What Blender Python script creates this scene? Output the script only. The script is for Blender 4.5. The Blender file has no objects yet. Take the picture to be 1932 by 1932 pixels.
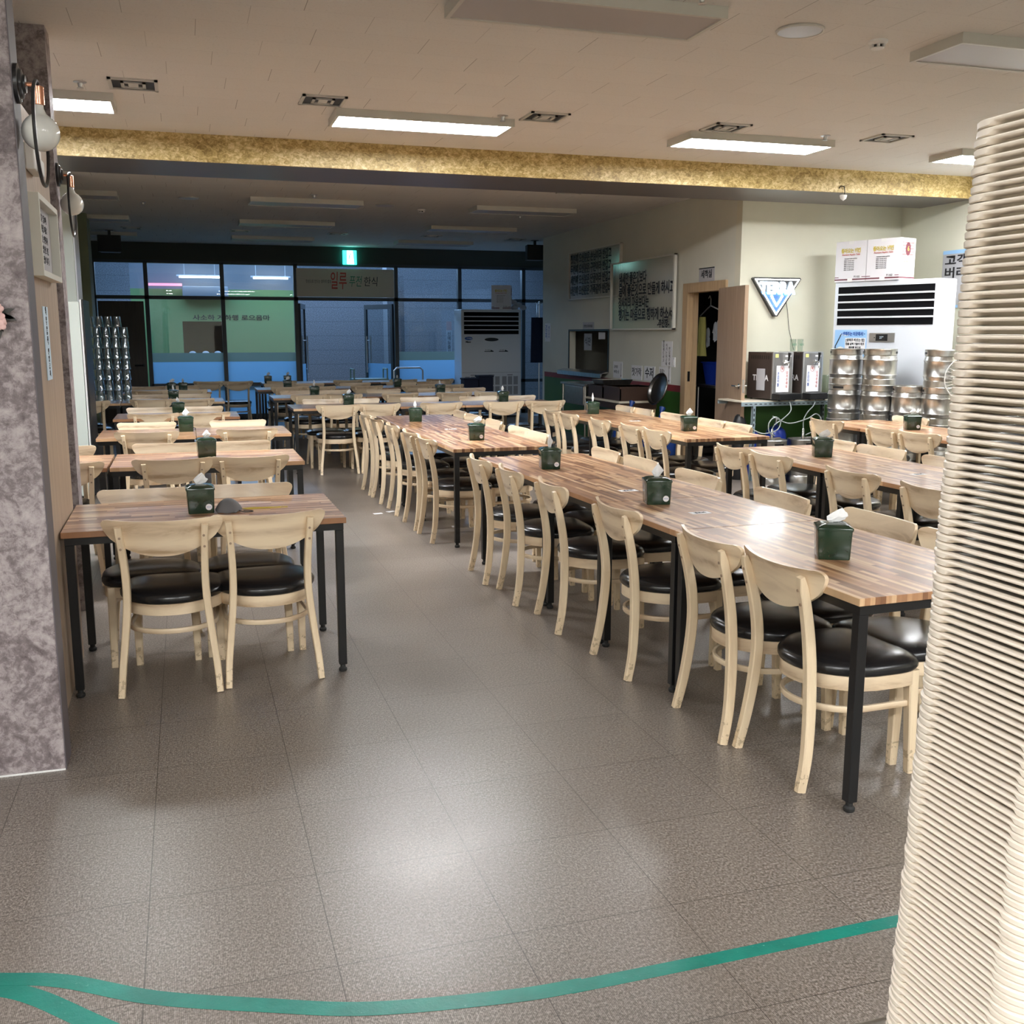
import bpy, bmesh, math, random
from mathutils import Vector, Matrix
random.seed(7)
S = bpy.context.scene
C = S.collection
PI = math.pi
R = math.radians

# ---------------------------------------------------------------- camera, world, exposure
cam = bpy.data.cameras.new('camera'); cam.sensor_width = 36; cam.lens = 36 * 1930 / 1932
cam.clip_start = .05; cam.clip_end = 200
co = bpy.data.objects.new('camera', cam); C.objects.link(co)
co.location = (0, 0, 1.55); co.rotation_euler = (R(90 - 9.89), 0, R(-17.5))
S.camera = co
S.view_settings.view_transform = 'Standard'; S.view_settings.look = 'None'
S.view_settings.gamma = 1; S.view_settings.use_curve_mapping = False
S.view_settings.exposure = 1.45
W = bpy.data.worlds.new('world'); S.world = W; W.use_nodes = True
W.node_tree.nodes['Background'].inputs[0].default_value = (.35, .5, .8, 1)
W.node_tree.nodes['Background'].inputs[1].default_value = .06
S.cycles.max_bounces = 8; S.cycles.diffuse_bounces = 4; S.cycles.glossy_bounces = 4
S.cycles.transparent_max_bounces = 24; S.cycles.transmission_bounces = 6
S.cycles.caustics_reflective = False; S.cycles.caustics_refractive = False
S.cycles.sample_clamp_indirect = 6
LAMP_ON = 30.0          # radiance of a lit ceiling diffuser
def area(name, loc, rot, sx, sy, power, color):
    l = bpy.data.lights.new(name, 'AREA'); l.shape = 'RECTANGLE'; l.size = sx; l.size_y = sy
    l.energy = power; l.color = color
    o = bpy.data.objects.new(name, l); C.objects.link(o); o.location = loc; o.rotation_euler = rot
    return o
# daylight falling into the arcade outside the shop front
area('daylight_arcade', (2.6, 20.9, 3.55), (0, 0, 0), 9.0, 1.6, 60, (.30, .55, 1.0))
area('daylight_film_fill', (2.6, 22.0, 3.3), (R(-62), 0, 0), 9.0, .5, 90, (.38, .62, 1.0))  # extra panel tilted at the frosted film, added to brighten it

# ---------------------------------------------------------------- materials
MATS = {}
class NT:
    def __init__(s, name):
        s.m = bpy.data.materials.new(name); s.m.use_nodes = True; s.t = s.m.node_tree
        s.b = s.t.nodes['Principled BSDF']; s.out = s.t.nodes['Material Output']
    def n(s, typ, **kw):
        k = s.t.nodes.new(typ)
        for a, v in kw.items(): setattr(k, a, v)
        return k
    def l(s, a, b): s.t.links.new(a, b)
    def obj(s, scale=(1, 1, 1), rnd=False, loc=(0, 0, 0)):
        tc = s.n('ShaderNodeTexCoord'); mp = s.n('ShaderNodeMapping')
        mp.inputs['Scale'].default_value = scale; mp.inputs['Location'].default_value = loc
        s.l(tc.outputs['Object'], mp.inputs['Vector'])
        if not rnd: return mp.outputs[0]
        oi = s.n('ShaderNodeObjectInfo'); ad = s.n('ShaderNodeVectorMath', operation='MULTIPLY_ADD')
        cx = s.n('ShaderNodeCombineXYZ')
        for i in range(3): s.l(oi.outputs['Random'], cx.inputs[i])
        s.l(cx.outputs[0], ad.inputs[0]); ad.inputs[1].default_value = (37, 19, 53); s.l(mp.outputs[0], ad.inputs[2])
        return ad.outputs[0]
    def noise(s, vec, scale, detail=4, rough=.6, dist=0):
        k = s.n('ShaderNodeTexNoise'); k.inputs['Scale'].default_value = scale; k.inputs['Detail'].default_value = detail
        k.inputs['Roughness'].default_value = rough; k.inputs['Distortion'].default_value = dist
        s.l(vec, k.inputs['Vector']); return k.outputs['Fac']
    def ramp(s, fac, stops, interp='LINEAR'):
        k = s.n('ShaderNodeValToRGB'); k.color_ramp.interpolation = interp
        e = k.color_ramp.elements
        while len(e) < len(stops): e.new(.5)
        for i, (p, c) in enumerate(stops):
            e[i].position = p; e[i].color = (c[0], c[1], c[2], 1) if hasattr(c, '__len__') else (c, c, c, 1)
        s.l(fac, k.inputs[0]); return k.outputs[0]
    def math(s, op, a, b=None, c=None):
        k = s.n('ShaderNodeMath', operation=op)
        for i, v in enumerate((a, b, c)):
            if v is None: continue
            if isinstance(v, (int, float)): k.inputs[i].default_value = v
            else: s.l(v, k.inputs[i])
        return k.outputs[0]
    def mix(s, fac, a, b, blend='MIX'):
        k = s.n('ShaderNodeMix', data_type='RGBA', blend_type=blend)
        for i, v in ((0, fac), (6, a), (7, b)):
            if isinstance(v, (int, float)): k.inputs[i].default_value = v
            elif isinstance(v, tuple): k.inputs[i].default_value = (*v, 1)
            else: s.l(v, k.inputs[i])
        return k.outputs[2]
    def bump(s, h, strength=.2, dist=.001):
        k = s.n('ShaderNodeBump'); k.inputs['Strength'].default_value = strength; k.inputs['Distance'].default_value = dist
        s.l(h, k.inputs['Height']); s.l(k.outputs[0], s.b.inputs['Normal'])
    def set(s, **kw):
        for a, v in kw.items():
            i = s.b.inputs[a.replace('_', ' ')]
            if isinstance(v, (int, float)): i.default_value = v
            elif isinstance(v, tuple): i.default_value = (*v, 1)
            else: s.l(v, i)
        return s
def plain(name, col, rough=.5, metal=0, coat=0, spec=.5, var=0, vs=8, bump=0, bs=200):
    if name in MATS: return MATS[name]
    t = NT(name); t.set(Base_Color=col, Roughness=rough, Metallic=metal, Coat_Weight=coat, Specular_IOR_Level=spec)
    if coat: t.set(Coat_Roughness=.08)
    if var or bump:
        v = t.obj()
        if var:
            f = t.noise(v, vs, 5)
            t.set(Base_Color=t.ramp(f, [(.3, tuple(c * (1 - var) for c in col)), (.7, tuple(min(1, c * (1 + var)) for c in col))]))
        if bump: t.bump(t.noise(v, bs, 3), bump, .001)
    MATS[name] = t.m; return t.m
def emis(name, col, strength):
    t = NT(name); t.set(Base_Color=(.8, .8, .8), Emission_Color=col, Emission_Strength=strength, Roughness=.5)
    MATS[name] = t.m; return t.m
def glassy(name, tint, base=.05, rough=.0, opaque=0.0, body=(.8, .8, .8)):
    """thin clear sheet: mostly lets light through, mirrors at grazing angles, optional milky body"""
    t = NT(name); t.t.nodes.remove(t.b)
    tr = t.n('ShaderNodeBsdfTransparent'); tr.inputs[0].default_value = (*tint, 1)
    gl = t.n('ShaderNodeBsdfGlossy'); gl.inputs['Roughness'].default_value = rough
    lw = t.n('ShaderNodeLayerWeight'); lw.inputs[0].default_value = .5
    f = t.math('MULTIPLY_ADD', t.math('POWER', lw.outputs['Facing'], 4.5), .8, base)
    mx = t.n('ShaderNodeMixShader'); t.l(f, mx.inputs[0]); t.l(tr.outputs[0], mx.inputs[1]); t.l(gl.outputs[0], mx.inputs[2])
    last = mx.outputs[0]
    if opaque:
        df = t.n('ShaderNodeBsdfDiffuse'); df.inputs[0].default_value = (*body, 1)
        tl = t.n('ShaderNodeBsdfTranslucent'); tl.inputs[0].default_value = (*body, 1)
        a = t.n('ShaderNodeMixShader'); a.inputs[0].default_value = .75; t.l(df.outputs[0], a.inputs[1]); t.l(tl.outputs[0], a.inputs[2])
        b = t.n('ShaderNodeMixShader'); b.inputs[0].default_value = opaque; t.l(last, b.inputs[1]); t.l(a.outputs[0], b.inputs[2]); last = b.outputs[0]
    t.l(last, t.out.inputs[0]); MATS[name] = t.m; return t.m

def strips(name, ax, sw, sl, stops, rough=.25, coat=.3, grain=.35):
    """butcher-block staves running along axis ax, each stave with its own tone"""
    t = NT(name); v = t.obj(rnd=True); sp = t.n('ShaderNodeSeparateXYZ'); t.l(v, sp.inputs[0])
    L, A = (sp.outputs[0], sp.outputs[1]) if ax == 'X' else (sp.outputs[1], sp.outputs[0])
    row = t.math('FLOOR', t.math('DIVIDE', A, sw))
    wn = t.n('ShaderNodeTexWhiteNoise', noise_dimensions='1D'); t.l(row, wn.inputs['W'])
    lx = t.math('ADD', t.math('DIVIDE', L, sl), t.math('MULTIPLY', wn.outputs['Value'], 7.3))
    cell = t.math('FLOOR', lx)
    w2 = t.n('ShaderNodeTexWhiteNoise', noise_dimensions='2D'); cx = t.n('ShaderNodeCombineXYZ')
    t.l(row, cx.inputs[0]); t.l(cell, cx.inputs[1]); t.l(cx.outputs[0], w2.inputs['Vector'])
    col = t.ramp(w2.outputs['Value'], stops)
    g = t.n('ShaderNodeCombineXYZ'); t.l(t.math('MULTIPLY', L, 3.0), g.inputs[0]); t.l(t.math('MULTIPLY', A, 90.0), g.inputs[1]); t.l(t.math('MULTIPLY', w2.outputs['Value'], 40), g.inputs[2])
    gn = t.noise(g.outputs[0], 1.6, 4, .65, .6)
    dk = t.ramp(gn, [(.3, (1 - grain,) * 3), (.62, (1.0,) * 3)])
    c2 = t.mix(1.0, col, dk, 'MULTIPLY')
    fr = t.math('FRACT', t.math('DIVIDE', A, sw)); seam = t.math('LESS_THAN', fr, .045)
    c3 = t.mix(t.math('MULTIPLY', seam, .35), c2, (.12, .06, .03))
    t.set(Base_Color=c3, Roughness=t.math('MULTIPLY_ADD', t.noise(v, 9, 3), .12, rough - .06), Coat_Weight=coat, Coat_Roughness=.10)
    MATS[name] = t.m; return t.m

def build_mats():
    top = [(0, (.20, .088, .042)), (.28, (.33, .16, .078)), (.55, (.47, .25, .125)), (.8, (.62, .37, .20)), (1, (.78, .54, .32))]
    strips('top_y', 'Y', .0205, .31, top, .36, .38, .2); strips('top_x', 'X', .0205, .31, top, .36, .38, .2)
    # chair wood
    t = NT('chair_wood'); v = t.obj((2.6, 2.6, 13), rnd=True)
    n = t.noise(v, 1.6, 5, .6, 1.6); w = t.n('ShaderNodeTexWave'); w.inputs['Scale'].default_value = .22; w.inputs['Distortion'].default_value = 11; w.inputs['Detail'].default_value = 2
    w.bands_direction = 'Z'; t.l(v, w.inputs['Vector'])
    f = t.math('ADD', t.math('MULTIPLY', n, .6), t.math('MULTIPLY', w.outputs['Fac'], .4))
    t.set(Base_Color=t.ramp(f, [(.22, (.50, .35, .21)), (.37, (.72, .56, .38)), (.66, (.87, .71, .50))]), Roughness=.36, Coat_Weight=.2, Coat_Roughness=.2)
    MATS['chair_wood'] = t.m
    t = NT('chair_leg_wood'); v = t.obj((14, 14, 1.5), rnd=True); n = t.noise(v, 2.4, 4)
    z = t.n('ShaderNodeSeparateXYZ'); tc = t.n('ShaderNodeTexCoord'); t.l(tc.outputs['Object'], z.inputs[0])
    sc = t.noise(t.obj((30, 30, 30), rnd=True), 1.2, 4, .7)
    low = t.math('MULTIPLY', t.math('LESS_THAN', z.outputs[2], .09), t.math('GREATER_THAN', sc, .56))
    t.set(Base_Color=t.mix(t.math('MULTIPLY', low, .5), t.ramp(n, [(.3, (.74, .58, .39)), (.7, (.87, .71, .49))]), (.30, .2, .1)), Roughness=.38, Coat_Weight=.15)
    MATS['chair_leg_wood'] = t.m
    t = NT('vinyl'); v = t.obj(); t.set(Base_Color=(.012, .012, .013), Roughness=.26, Specular_IOR_Level=.6); t.bump(t.noise(v, 320, 3), .12, .0006); MATS['vinyl'] = t.m
    # floor tile: vinyl tiles .457 with woven fleck
    t = NT('floor_tile'); v = t.obj(loc=(.175, -.05, 0))
    sp = t.n('ShaderNodeSeparateXYZ'); t.l(v, sp.inputs[0])
    gx = t.math('FRACT', t.math('ADD', t.math('DIVIDE', sp.outputs[0], .4572), 20)); gy = t.math('FRACT', t.math('ADD', t.math('DIVIDE', sp.outputs[1], .4572), 20.0))
    seam = t.math('MAXIMUM', t.math('LESS_THAN', gx, .0055), t.math('LESS_THAN', gy, .0055))
    fx = t.math('FLOOR', t.math('DIVIDE', sp.outputs[0], .4572)); fy = t.math('FLOOR', t.math('DIVIDE', sp.outputs[1], .4572))
    cx = t.n('ShaderNodeCombineXYZ'); t.l(fx, cx.inputs[0]); t.l(fy, cx.inputs[1])
    wn = t.n('ShaderNodeTexWhiteNoise', noise_dimensions='2D'); t.l(cx.outputs[0], wn.inputs['Vector'])
    fl = t.noise(t.obj((1, .6, 1)), 210, 2, .6); fl2 = t.noise(t.obj(), 95, 3, .6); big = t.noise(t.obj(), 1.1, 2, .5)
    rib = t.math('SINE', t.math('MULTIPLY', sp.outputs[0], 2 * PI / .0042))
    k = t.math('ADD', t.math('MULTIPLY', fl, .62), t.math('MULTIPLY', fl2, .38)); k = t.math('MULTIPLY_ADD', rib, .05, k)
    base = t.ramp(k, [(.36, (.078, .062, .052)), (.5, (.185, .158, .136)), (.64, (.38, .335, .298))])
    base = t.mix(t.math('MULTIPLY_ADD', wn.outputs['Value'], .12, 0), base, (.10, .08, .065))
    base = t.mix(t.ramp(big, [(.35, .0), (.7, .22)]), base, (.21, .18, .155))
    base = t.mix(t.math('MULTIPLY', seam, .75), base, (.03, .024, .02))
    rg = t.ramp(t.noise(t.obj(), 1.7, 2, .5), [(.3, .29), (.7, .36)])
    t.set(Base_Color=base, Roughness=rg, Specular_IOR_Level=.55)
    t.bump(t.math('ADD', t.math('MULTIPLY', rib, .35), fl), .10, .0012); MATS['floor_tile'] = t.m
    # ceiling board, 600 x 300, staggered
    t = NT('ceiling_tile'); v = t.obj()
    sp = t.n('ShaderNodeSeparateXYZ'); t.l(v, sp.inputs[0])
    ry = t.math('ADD', t.math('DIVIDE', sp.outputs[1], .303), 40); row = t.math('FLOOR', ry)
    rx = t.math('ADD', t.math('ADD', t.math('DIVIDE', sp.outputs[0], .606), 30), t.math('MULTIPLY', row, .42))
    sx = t.math('LESS_THAN', t.math('FRACT', rx), .0055); sy = t.math('LESS_THAN', t.math('FRACT', ry), .008)
    cx = t.n('ShaderNodeCombineXYZ'); t.l(t.math('FLOOR', rx), cx.inputs[0]); t.l(row, cx.inputs[1])
    wn = t.n('ShaderNodeTexWhiteNoise', noise_dimensions='2D'); t.l(cx.outputs[0], wn.inputs['Vector'])
    fi = t.noise(t.obj((1, 1, 1)), 75, 5, .8, .4)
    b = t.ramp(fi, [(.30, (.54, .53, .51)), (.42, (.75, .74, .72)), (1, (.79, .78, .76))])
    b = t.mix(t.math('MULTIPLY', wn.outputs['Value'], .07), b, (.5, .47, .44))
    b = t.mix(t.math('MULTIPLY', sx, t.math('MULTIPLY_ADD', wn.outputs['Value'], .5, .25)), b, (.10, .09, .08))
    b = t.mix(t.math('MULTIPLY', sy, .22), b, (.2, .18, .16))
    t.set(Base_Color=b, Roughness=.9, Specular_IOR_Level=.2); t.bump(fi, .3, .002); MATS['ceiling_tile'] = t.m
    # marble look film on pillars
    t = NT('marble_film'); v = t.obj()
    a = t.noise(v, 7, 8, .72, .6); b = t.noise(v, 34, 6, .75, .4)
    f = t.math('ADD', t.math('MULTIPLY', a, .55), t.math('MULTIPLY', b, .45))
    t.set(Base_Color=t.ramp(f, [(.36, (.10, .075, .078)), (.46, (.20, .165, .17)), (.53, (.36, .31, .315)), (.62, (.47, .42, .42))]), Roughness=.55); MATS['marble_film'] = t.m
    # gold wallpaper on the beam
    t = NT('gold_paper'); v = t.obj((1, 1, 1.4)); a = t.noise(v, 26, 5, .75, .8); b = t.noise(v, 6, 3)
    f = t.math('ADD', t.math('MULTIPLY', a, .75), t.math('MULTIPLY', b, .25))
    t.set(Base_Color=t.ramp(f, [(.38, (.24, .155, .04)), (.5, (.52, .38, .14)), (.62, (.80, .66, .36))]), Roughness=.45, Specular_IOR_Level=.5); MATS['gold_paper'] = t.m
    # laminated woods
    def lam(name, c0, c1, sc=(20, 20, 1.2), rough=.45):
        t = NT(name); v = t.obj(sc); n = t.noise(v, 1.8, 6, .65, .5)
        t.set(Base_Color=t.ramp(n, [(.3, c0), (.7, c1)]), Roughness=rough); MATS[name] = t.m
    lam('panel_wood', (.36, .265, .19), (.50, .39, .29)); lam('door_wood', (.26, .175, .115), (.40, .285, .195), (26, 26, .9))
    lam('frame_wood', (.40, .27, .15), (.55, .39, .23), (24, 24, .9)); lam('dark_door', (.028, .018, .012), (.05, .032, .02))
    # granite outside
    t = NT('granite'); v = t.obj(); n = t.noise(v, 60, 6, .85); sp = t.n('ShaderNodeSeparateXYZ'); t.l(v, sp.inputs[0])
    sz = t.math('LESS_THAN', t.math('FRACT', t.math('DIVIDE', sp.outputs[2], .30)), .02)
    c = t.ramp(n, [(.36, (.10, .10, .105)), (.52, (.25, .25, .26)), (.68, (.62, .62, .64))])
    t.set(Base_Color=t.mix(t.math('MULTIPLY', sz, .6), c, (.04, .04, .045)), Roughness=.55); MATS['granite'] = t.m
    # brushed steel
    t = NT('steel'); v = t.obj((1, 1, .3)); n = t.noise(v, 30, 3, .6)
    t.set(Base_Color=t.ramp(n, [(.3, (.46, .455, .44)), (.7, (.60, .595, .57))]), Metallic=1.0, Roughness=.30); MATS['steel'] = t.m
    # green tape
    t = NT('green_tape'); v = t.obj(); n = t.noise(v, 60, 5, .7); big = t.noise(v, 5, 3)
    t.set(Base_Color=t.mix(t.ramp(n, [(.64, 0.0), (.72, .6)]), t.ramp(big, [(.3, (.004, .16, .125)), (.7, (.008, .26, .20))]), (.25, .5, .42)), Roughness=.32); t.bump(n, .5, .002); MATS['green_tape'] = t.m
    t = NT('tissue_box'); v = t.obj(rnd=True); n = t.noise(v, 14, 5, .7, 2)
    t.set(Base_Color=t.ramp(n, [(.3, (.009, .028, .014)), (.7, (.012, .036, .018))]), Roughness=.16, Coat_Weight=.3, Coat_Roughness=.05); MATS['tissue_box'] = t.m
    plain('black_steel', (.006, .006, .007), .38); plain('black', (.01, .01, .011), .4); plain('rubber', (.02, .02, .02), .7)
    plain('tissue', (.86, .87, .88), .9); plain('paper', (.80, .80, .82), .8); plain('white', (.80, .80, .79), .45)
    plain('cream_wall', (.66, .645, .53), .75, var=.03, vs=2); plain('sign_wall', (.64, .64, .56), .75, var=.03, vs=2)
    plain('green_paint', (.045, .14, .02), .5, var=.08, vs=4); plain('red_paint', (.23, .022, .02), .5)
    plain('dark_wall', (.045, .05, .04), .7); plain('far_green', (.16, .19, .12), .7)
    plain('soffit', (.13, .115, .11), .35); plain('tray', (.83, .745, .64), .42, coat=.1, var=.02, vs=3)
    plain('ink', (.012, .012, .016), .6); plain('blue_ink', (.04, .12, .42), .6); plain('red_ink', (.55, .06, .04), .6); plain('green_ink', (.03, .22, .12), .6)
    plain('gold_ink', (.62, .5, .10), .5); plain('alu', (.62, .62, .62), .35, 1); plain('chrome', (.8, .8, .8), .12, 1)
    plain('mullion', (.045, .055, .06), .45); plain('lamp_off', (.46, .44, .44), .35); plain('lamp_rim', (.60, .60, .56), .4)
    plain('copper', (.85, .42, .27), .18, 1); plain('bulb', (.78, .79, .76), .1, coat=.6); plain('brown_plastic', (.045, .022, .014), .45)
    plain('sconce_black', (.02, .02, .022), .3); plain('blue_plastic', (.01, .035, .30), .3); plain('blue_bag', (.015, .05, .22), .22, bump=.6, bs=14)
    plain('ac_white', (.68, .71, .76), .35); plain('ac_vent', (.004, .004, .005), .8, spec=.1); plain('ac_grill', (.30, .31, .34), .6); plain('fridge', (.60, .66, .62), .4)
    plain('grey_paper', (.44, .44, .47), .8); plain('box_white', (.74, .73, .76), .7); plain('box_pink', (.78, .42, .40), .7); plain('maroon', (.15, .04, .055), .7)
    plain('light_blue', (.32, .56, .86), .6); plain('pale_blue', (.62, .78, .92), .6); plain('navy_cloth', (.012, .018, .045), .9); plain('teal_paint', (.22, .36, .34), .45)
    plain('grey_felt', (.14, .14, .145), .9, bump=.5, bs=300); plain('yellow_rubber', (.62, .50, .10), .5); plain('pink', (.80, .53, .50), .7); plain('leaf_dark', (.05, .05, .045), .6)
    plain('dark_frame', (.12, .105, .12), .5); plain('frame_cream', (.68, .68, .62), .5); plain('angle_steel', (.30, .38, .42), .4, .3)
    plain('dispenser', (.06, .045, .04), .35, .2); plain('dispenser_front', (.32, .31, .30), .3, .7); plain('hose', (.36, .40, .39), .25)
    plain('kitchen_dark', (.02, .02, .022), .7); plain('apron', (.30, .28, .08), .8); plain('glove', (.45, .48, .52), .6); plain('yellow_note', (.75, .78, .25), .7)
    plain('green_bright', (.25, .42, .16), .7); plain('concrete', (.32, .34, .36), .7); plain('beige_top', (.62, .56, .45), .5); plain('frost', (.55, .72, .86), .6)
    emis('lamp_on', (.97, .985, 1), LAMP_ON); emis('lamp_reflection', (1, 1, 1), 2.5); emis('neon', (1, .96, .86), 6); emis('neon_blue', (.65, .85, 1), 5)
    emis('exit_green', (.02, .75, .62), 1.6); emis('exit_white', (.75, 1, .97), 2.2); emis('red_glow', (1, .05, .08), .6)
    glassy('window_glass', (.90, .94, .95), .04); glassy('cup', (.88, .93, .95), .17, .05); glassy('clear', (.9, .94, .92), .08, .02); glassy('acrylic', (.97, .97, .97), .015, .12)
    glassy('frost_film', (.6, .7, .75), .03, .1, .88, (.52, .74, .90)); glassy('band_film', (.6, .7, .7), .03, .1, .75, (.42, .46, .40))
    t = NT('wax'); t.set(Base_Color=(.8, .8, .8)); MATS['wax'] = t.m
build_mats()
def M(n): return MATS[n]

# ---------------------------------------------------------------- geometry helpers
class G:
    """collects shapes into one mesh"""
    def __init__(s): s.b = bmesh.new()
    def box(s, x0, x1, y0, y1, z0, z1, bev=0, seg=2, mi=0):
        r = bmesh.ops.create_cube(s.b, size=1); vs = r['verts']
        for v in vs: v.co = Vector(((x0 + x1) / 2 + v.co.x * (x1 - x0), (y0 + y1) / 2 + v.co.y * (y1 - y0), (z0 + z1) / 2 + v.co.z * (z1 - z0)))
        if bev:
            es = list({e for v in vs for e in v.link_edges}); bmesh.ops.bevel(s.b, geom=es, offset=bev, segments=seg, affect='EDGES', profile=.5)
        return s
    def obox(s, c, size, mat, bev=0):
        n0 = len(s.b.verts); s.box(-size[0] / 2, size[0] / 2, -size[1] / 2, size[1] / 2, -size[2] / 2, size[2] / 2, bev); s.b.verts.ensure_lookup_table()
        m = Matrix.Translation(c) @ mat.to_4x4()
        for v in s.b.verts[n0:]: v.co = m @ v.co
        return s
    def rings(s, rings, cap=True, closed=True):
        rows = [[s.b.verts.new(p) for p in r] for r in rings]
        n = len(rows[0])
        for a, b in zip(rows, rows[1:]):
            for i in range(n if closed else n - 1):
                j = (i + 1) % n
                try: s.b.faces.new((a[i], a[j], b[j], b[i]))
                except ValueError: pass
        if cap and closed:
            s.b.faces.new(rows[0][::-1]); s.b.faces.new(rows[-1])
        return s
    def lathe(s, prof, c=(0, 0, 0), n=24, ax='Z', cap=True):
        out = []
        for r, h in prof:
            ring = []
            for i in range(n):
                a = 2 * PI * i / n; x, y = r * math.cos(a), r * math.sin(a)
                p = {'Z': (x, y, h), 'Y': (x, h, y), 'X': (h, x, y)}[ax]
                ring.append(Vector(c) + Vector(p))
            out.append(ring)
        return s.rings(out, cap)
    def tube(s, pts, r, n=8, closed=False, cap=True):
        pts = [Vector(p) for p in pts]; out = []; prev = None
        for i, p in enumerate(pts):
            if closed: d = pts[(i + 1) % len(pts)] - pts[i - 1]
            else: d = pts[min(i + 1, len(pts) - 1)] - pts[max(i - 1, 0)]
            d.normalize()
            if prev is None: u = d.orthogonal().normalized()
            else: u = (prev - d * prev.dot(d)).normalized()
            prev = u; w = d.cross(u); rr = r[i] if isinstance(r, (list, tuple)) else r
            out.append([p + (u * math.cos(2 * PI * k / n) + w * math.sin(2 * PI * k / n)) * rr for k in range(n)])
        if closed:
            out.append(out[0]); return s.rings(out, False)
        return s.rings(out, cap)
    def bar(s, pts, w, d, side=Vector((1, 0, 0))):
        """rectangular section w (along side) x d swept along pts"""
        pts = [Vector(p) for p in pts]; out = []
        for i, p in enumerate(pts):
            t = (pts[min(i + 1, len(pts) - 1)] - pts[max(i - 1, 0)]).normalized()
            f = t.cross(side).normalized(); ww = w[i] if isinstance(w, (list, tuple)) else w; dd = d[i] if isinstance(d, (list, tuple)) else d
            u = f.cross(t).normalized(); k = .22; ring = []
            for a, b in ((-1, -1 + k), (-1 + k, -1), (1 - k, -1), (1, -1 + k), (1, 1 - k), (1 - k, 1), (-1 + k, 1), (-1, 1 - k)):
                ring.append(p + u * (a * ww / 2) + f * (b * dd / 2))
            out.append(ring)
        return s.rings(out)
    def prism(s, poly, z0, z1, fn=None):
        fn = fn or (lambda x, y, z: (x, y, z))
        return s.rings([[fn(x, y, z0) for x, y in poly], [fn(x, y, z1) for x, y in poly]])
    def sphere(s, c, r, sc=(1, 1, 1), seg=16, rg=10):
        q = bmesh.ops.create_uvsphere(s.b, u_segments=seg, v_segments=rg, radius=r)
        for v in q['verts']: v.co = Vector((v.co.x * sc[0], v.co.y * sc[1], v.co.z * sc[2])) + Vector(c)
        return s
    def obj(s, name, mat, parent=None, smooth=True, loc=None, rot=None):
        bmesh.ops.recalc_face_normals(s.b, faces=s.b.faces)
        me = bpy.data.meshes.new(name); s.b.to_mesh(me); s.b.free()
        for m in (mat if isinstance(mat, (list, tuple)) else [mat]): me.materials.append(M(m) if isinstance(m, str) else m)
        if smooth:
            for p in me.polygons: p.use_smooth = True
            me.set_sharp_from_angle(angle=R(38))
        o = bpy.data.objects.new(name, me); C.objects.link(o)
        if parent is not None: o.parent = parent
        if loc: o.location = loc
        if rot: o.rotation_euler = rot
        return o
def tag(o, label=None, cat=None, group=None, kind=None):
    if label: o['label'] = label
    if cat: o['category'] = cat
    if group: o['group'] = group
    if kind: o['kind'] = kind
    return o
def thing(name, label, cat, loc=(0, 0, 0), rz=0, group=None):
    o = bpy.data.objects.new(name, None); C.objects.link(o); o.location = loc; o.rotation_euler = (0, 0, rz); o.empty_display_size = .1
    return tag(o, label, cat, group)
def dup(root, loc, rz, label=None, group=None):
    def cp(o, par):
        c = o.copy(); C.objects.link(c); c.parent = par
        for ch in list(o.children): cp(ch, c)
        return c
    r = root.copy(); C.objects.link(r); r.location = loc; r.rotation_euler = (0, 0, rz)
    if label: r['label'] = label
    if group: r['group'] = group
    for ch in list(root.children): cp(ch, r)
    return r
def struct(o): return tag(o, kind='structure')
TXT = {}
def text(s, size, mat, parent, loc, rot=(PI / 2, 0, 0), w=None, bold=0.0, align='CENTER', name='lettering', shear=0, stack=False, ext=.0006):
    if stack: s = '\n'.join(s)
    cu = bpy.data.curves.new(name, 'FONT'); cu.body = s; cu.size = size; cu.align_x = align; cu.align_y = 'CENTER'; cu.offset = bold; cu.extrude = ext; cu.shear = shear
    cu.resolution_u = 3
    o = bpy.data.objects.new(name, cu); C.objects.link(o)
    dg = bpy.context.evaluated_depsgraph_get(); dg.update()
    me = bpy.data.meshes.new_from_object(o.evaluated_get(dg)); bpy.data.objects.remove(o); bpy.data.curves.remove(cu)
    me.materials.clear(); me.materials.append(M(mat))
    xs = [v.co.x for v in me.vertices]
    if w and xs:
        k = w / (max(xs) - min(xs))
        for v in me.vertices: v.co.x *= k
    ob = bpy.data.objects.new(name, me); C.objects.link(ob); ob.parent = parent; ob.location = loc; ob.rotation_euler = rot
    return ob

#STRUCTURE
CZ = 3.12
XS = 5.78          # wall with the two mottos
YA = 10.1          # wall of the drinks corner
XR = 7.81
YF = 19.4
struct(G().box(-6, 9.5, -6, YF + 4.5, -.12, 0).obj('floor', 'floor_tile', smooth=False))
struct(G().box(-6, 9.5, -6, YF + .1, CZ, CZ + .1).obj('ceiling', 'ceiling_tile', smooth=False))
struct(G().box(-3.9, -3.75, 6.5, YF, 0, CZ).obj('wall_left', 'cream_wall', smooth=False))
struct(G().box(-6, -1.7, 3.8, 3.95, 0, CZ).obj('wall_front_left', 'cream_wall', smooth=False))
struct(G().box(-6, 9.5, -6.1, -6, 0, CZ).obj('wall_back', 'cream_wall', smooth=False))
struct(G().box(-6.1, -6, -6, 4, 0, CZ).obj('wall_entrance', 'cream_wall', smooth=False))
struct(G().box(XR, XR + .12, -6, YA + .1, 0, CZ).obj('wall_right', 'cream_wall', smooth=False))
# alcove wall with green dado
struct(G().box(XS, XR, YA, YA + .12, .88, CZ).obj('wall_alcove', 'cream_wall', smooth=False))
struct(G().box(XS, XR, YA - .002, YA + .12, 0, .88).obj('wall_alcove_dado', 'green_paint', smooth=False))
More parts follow.
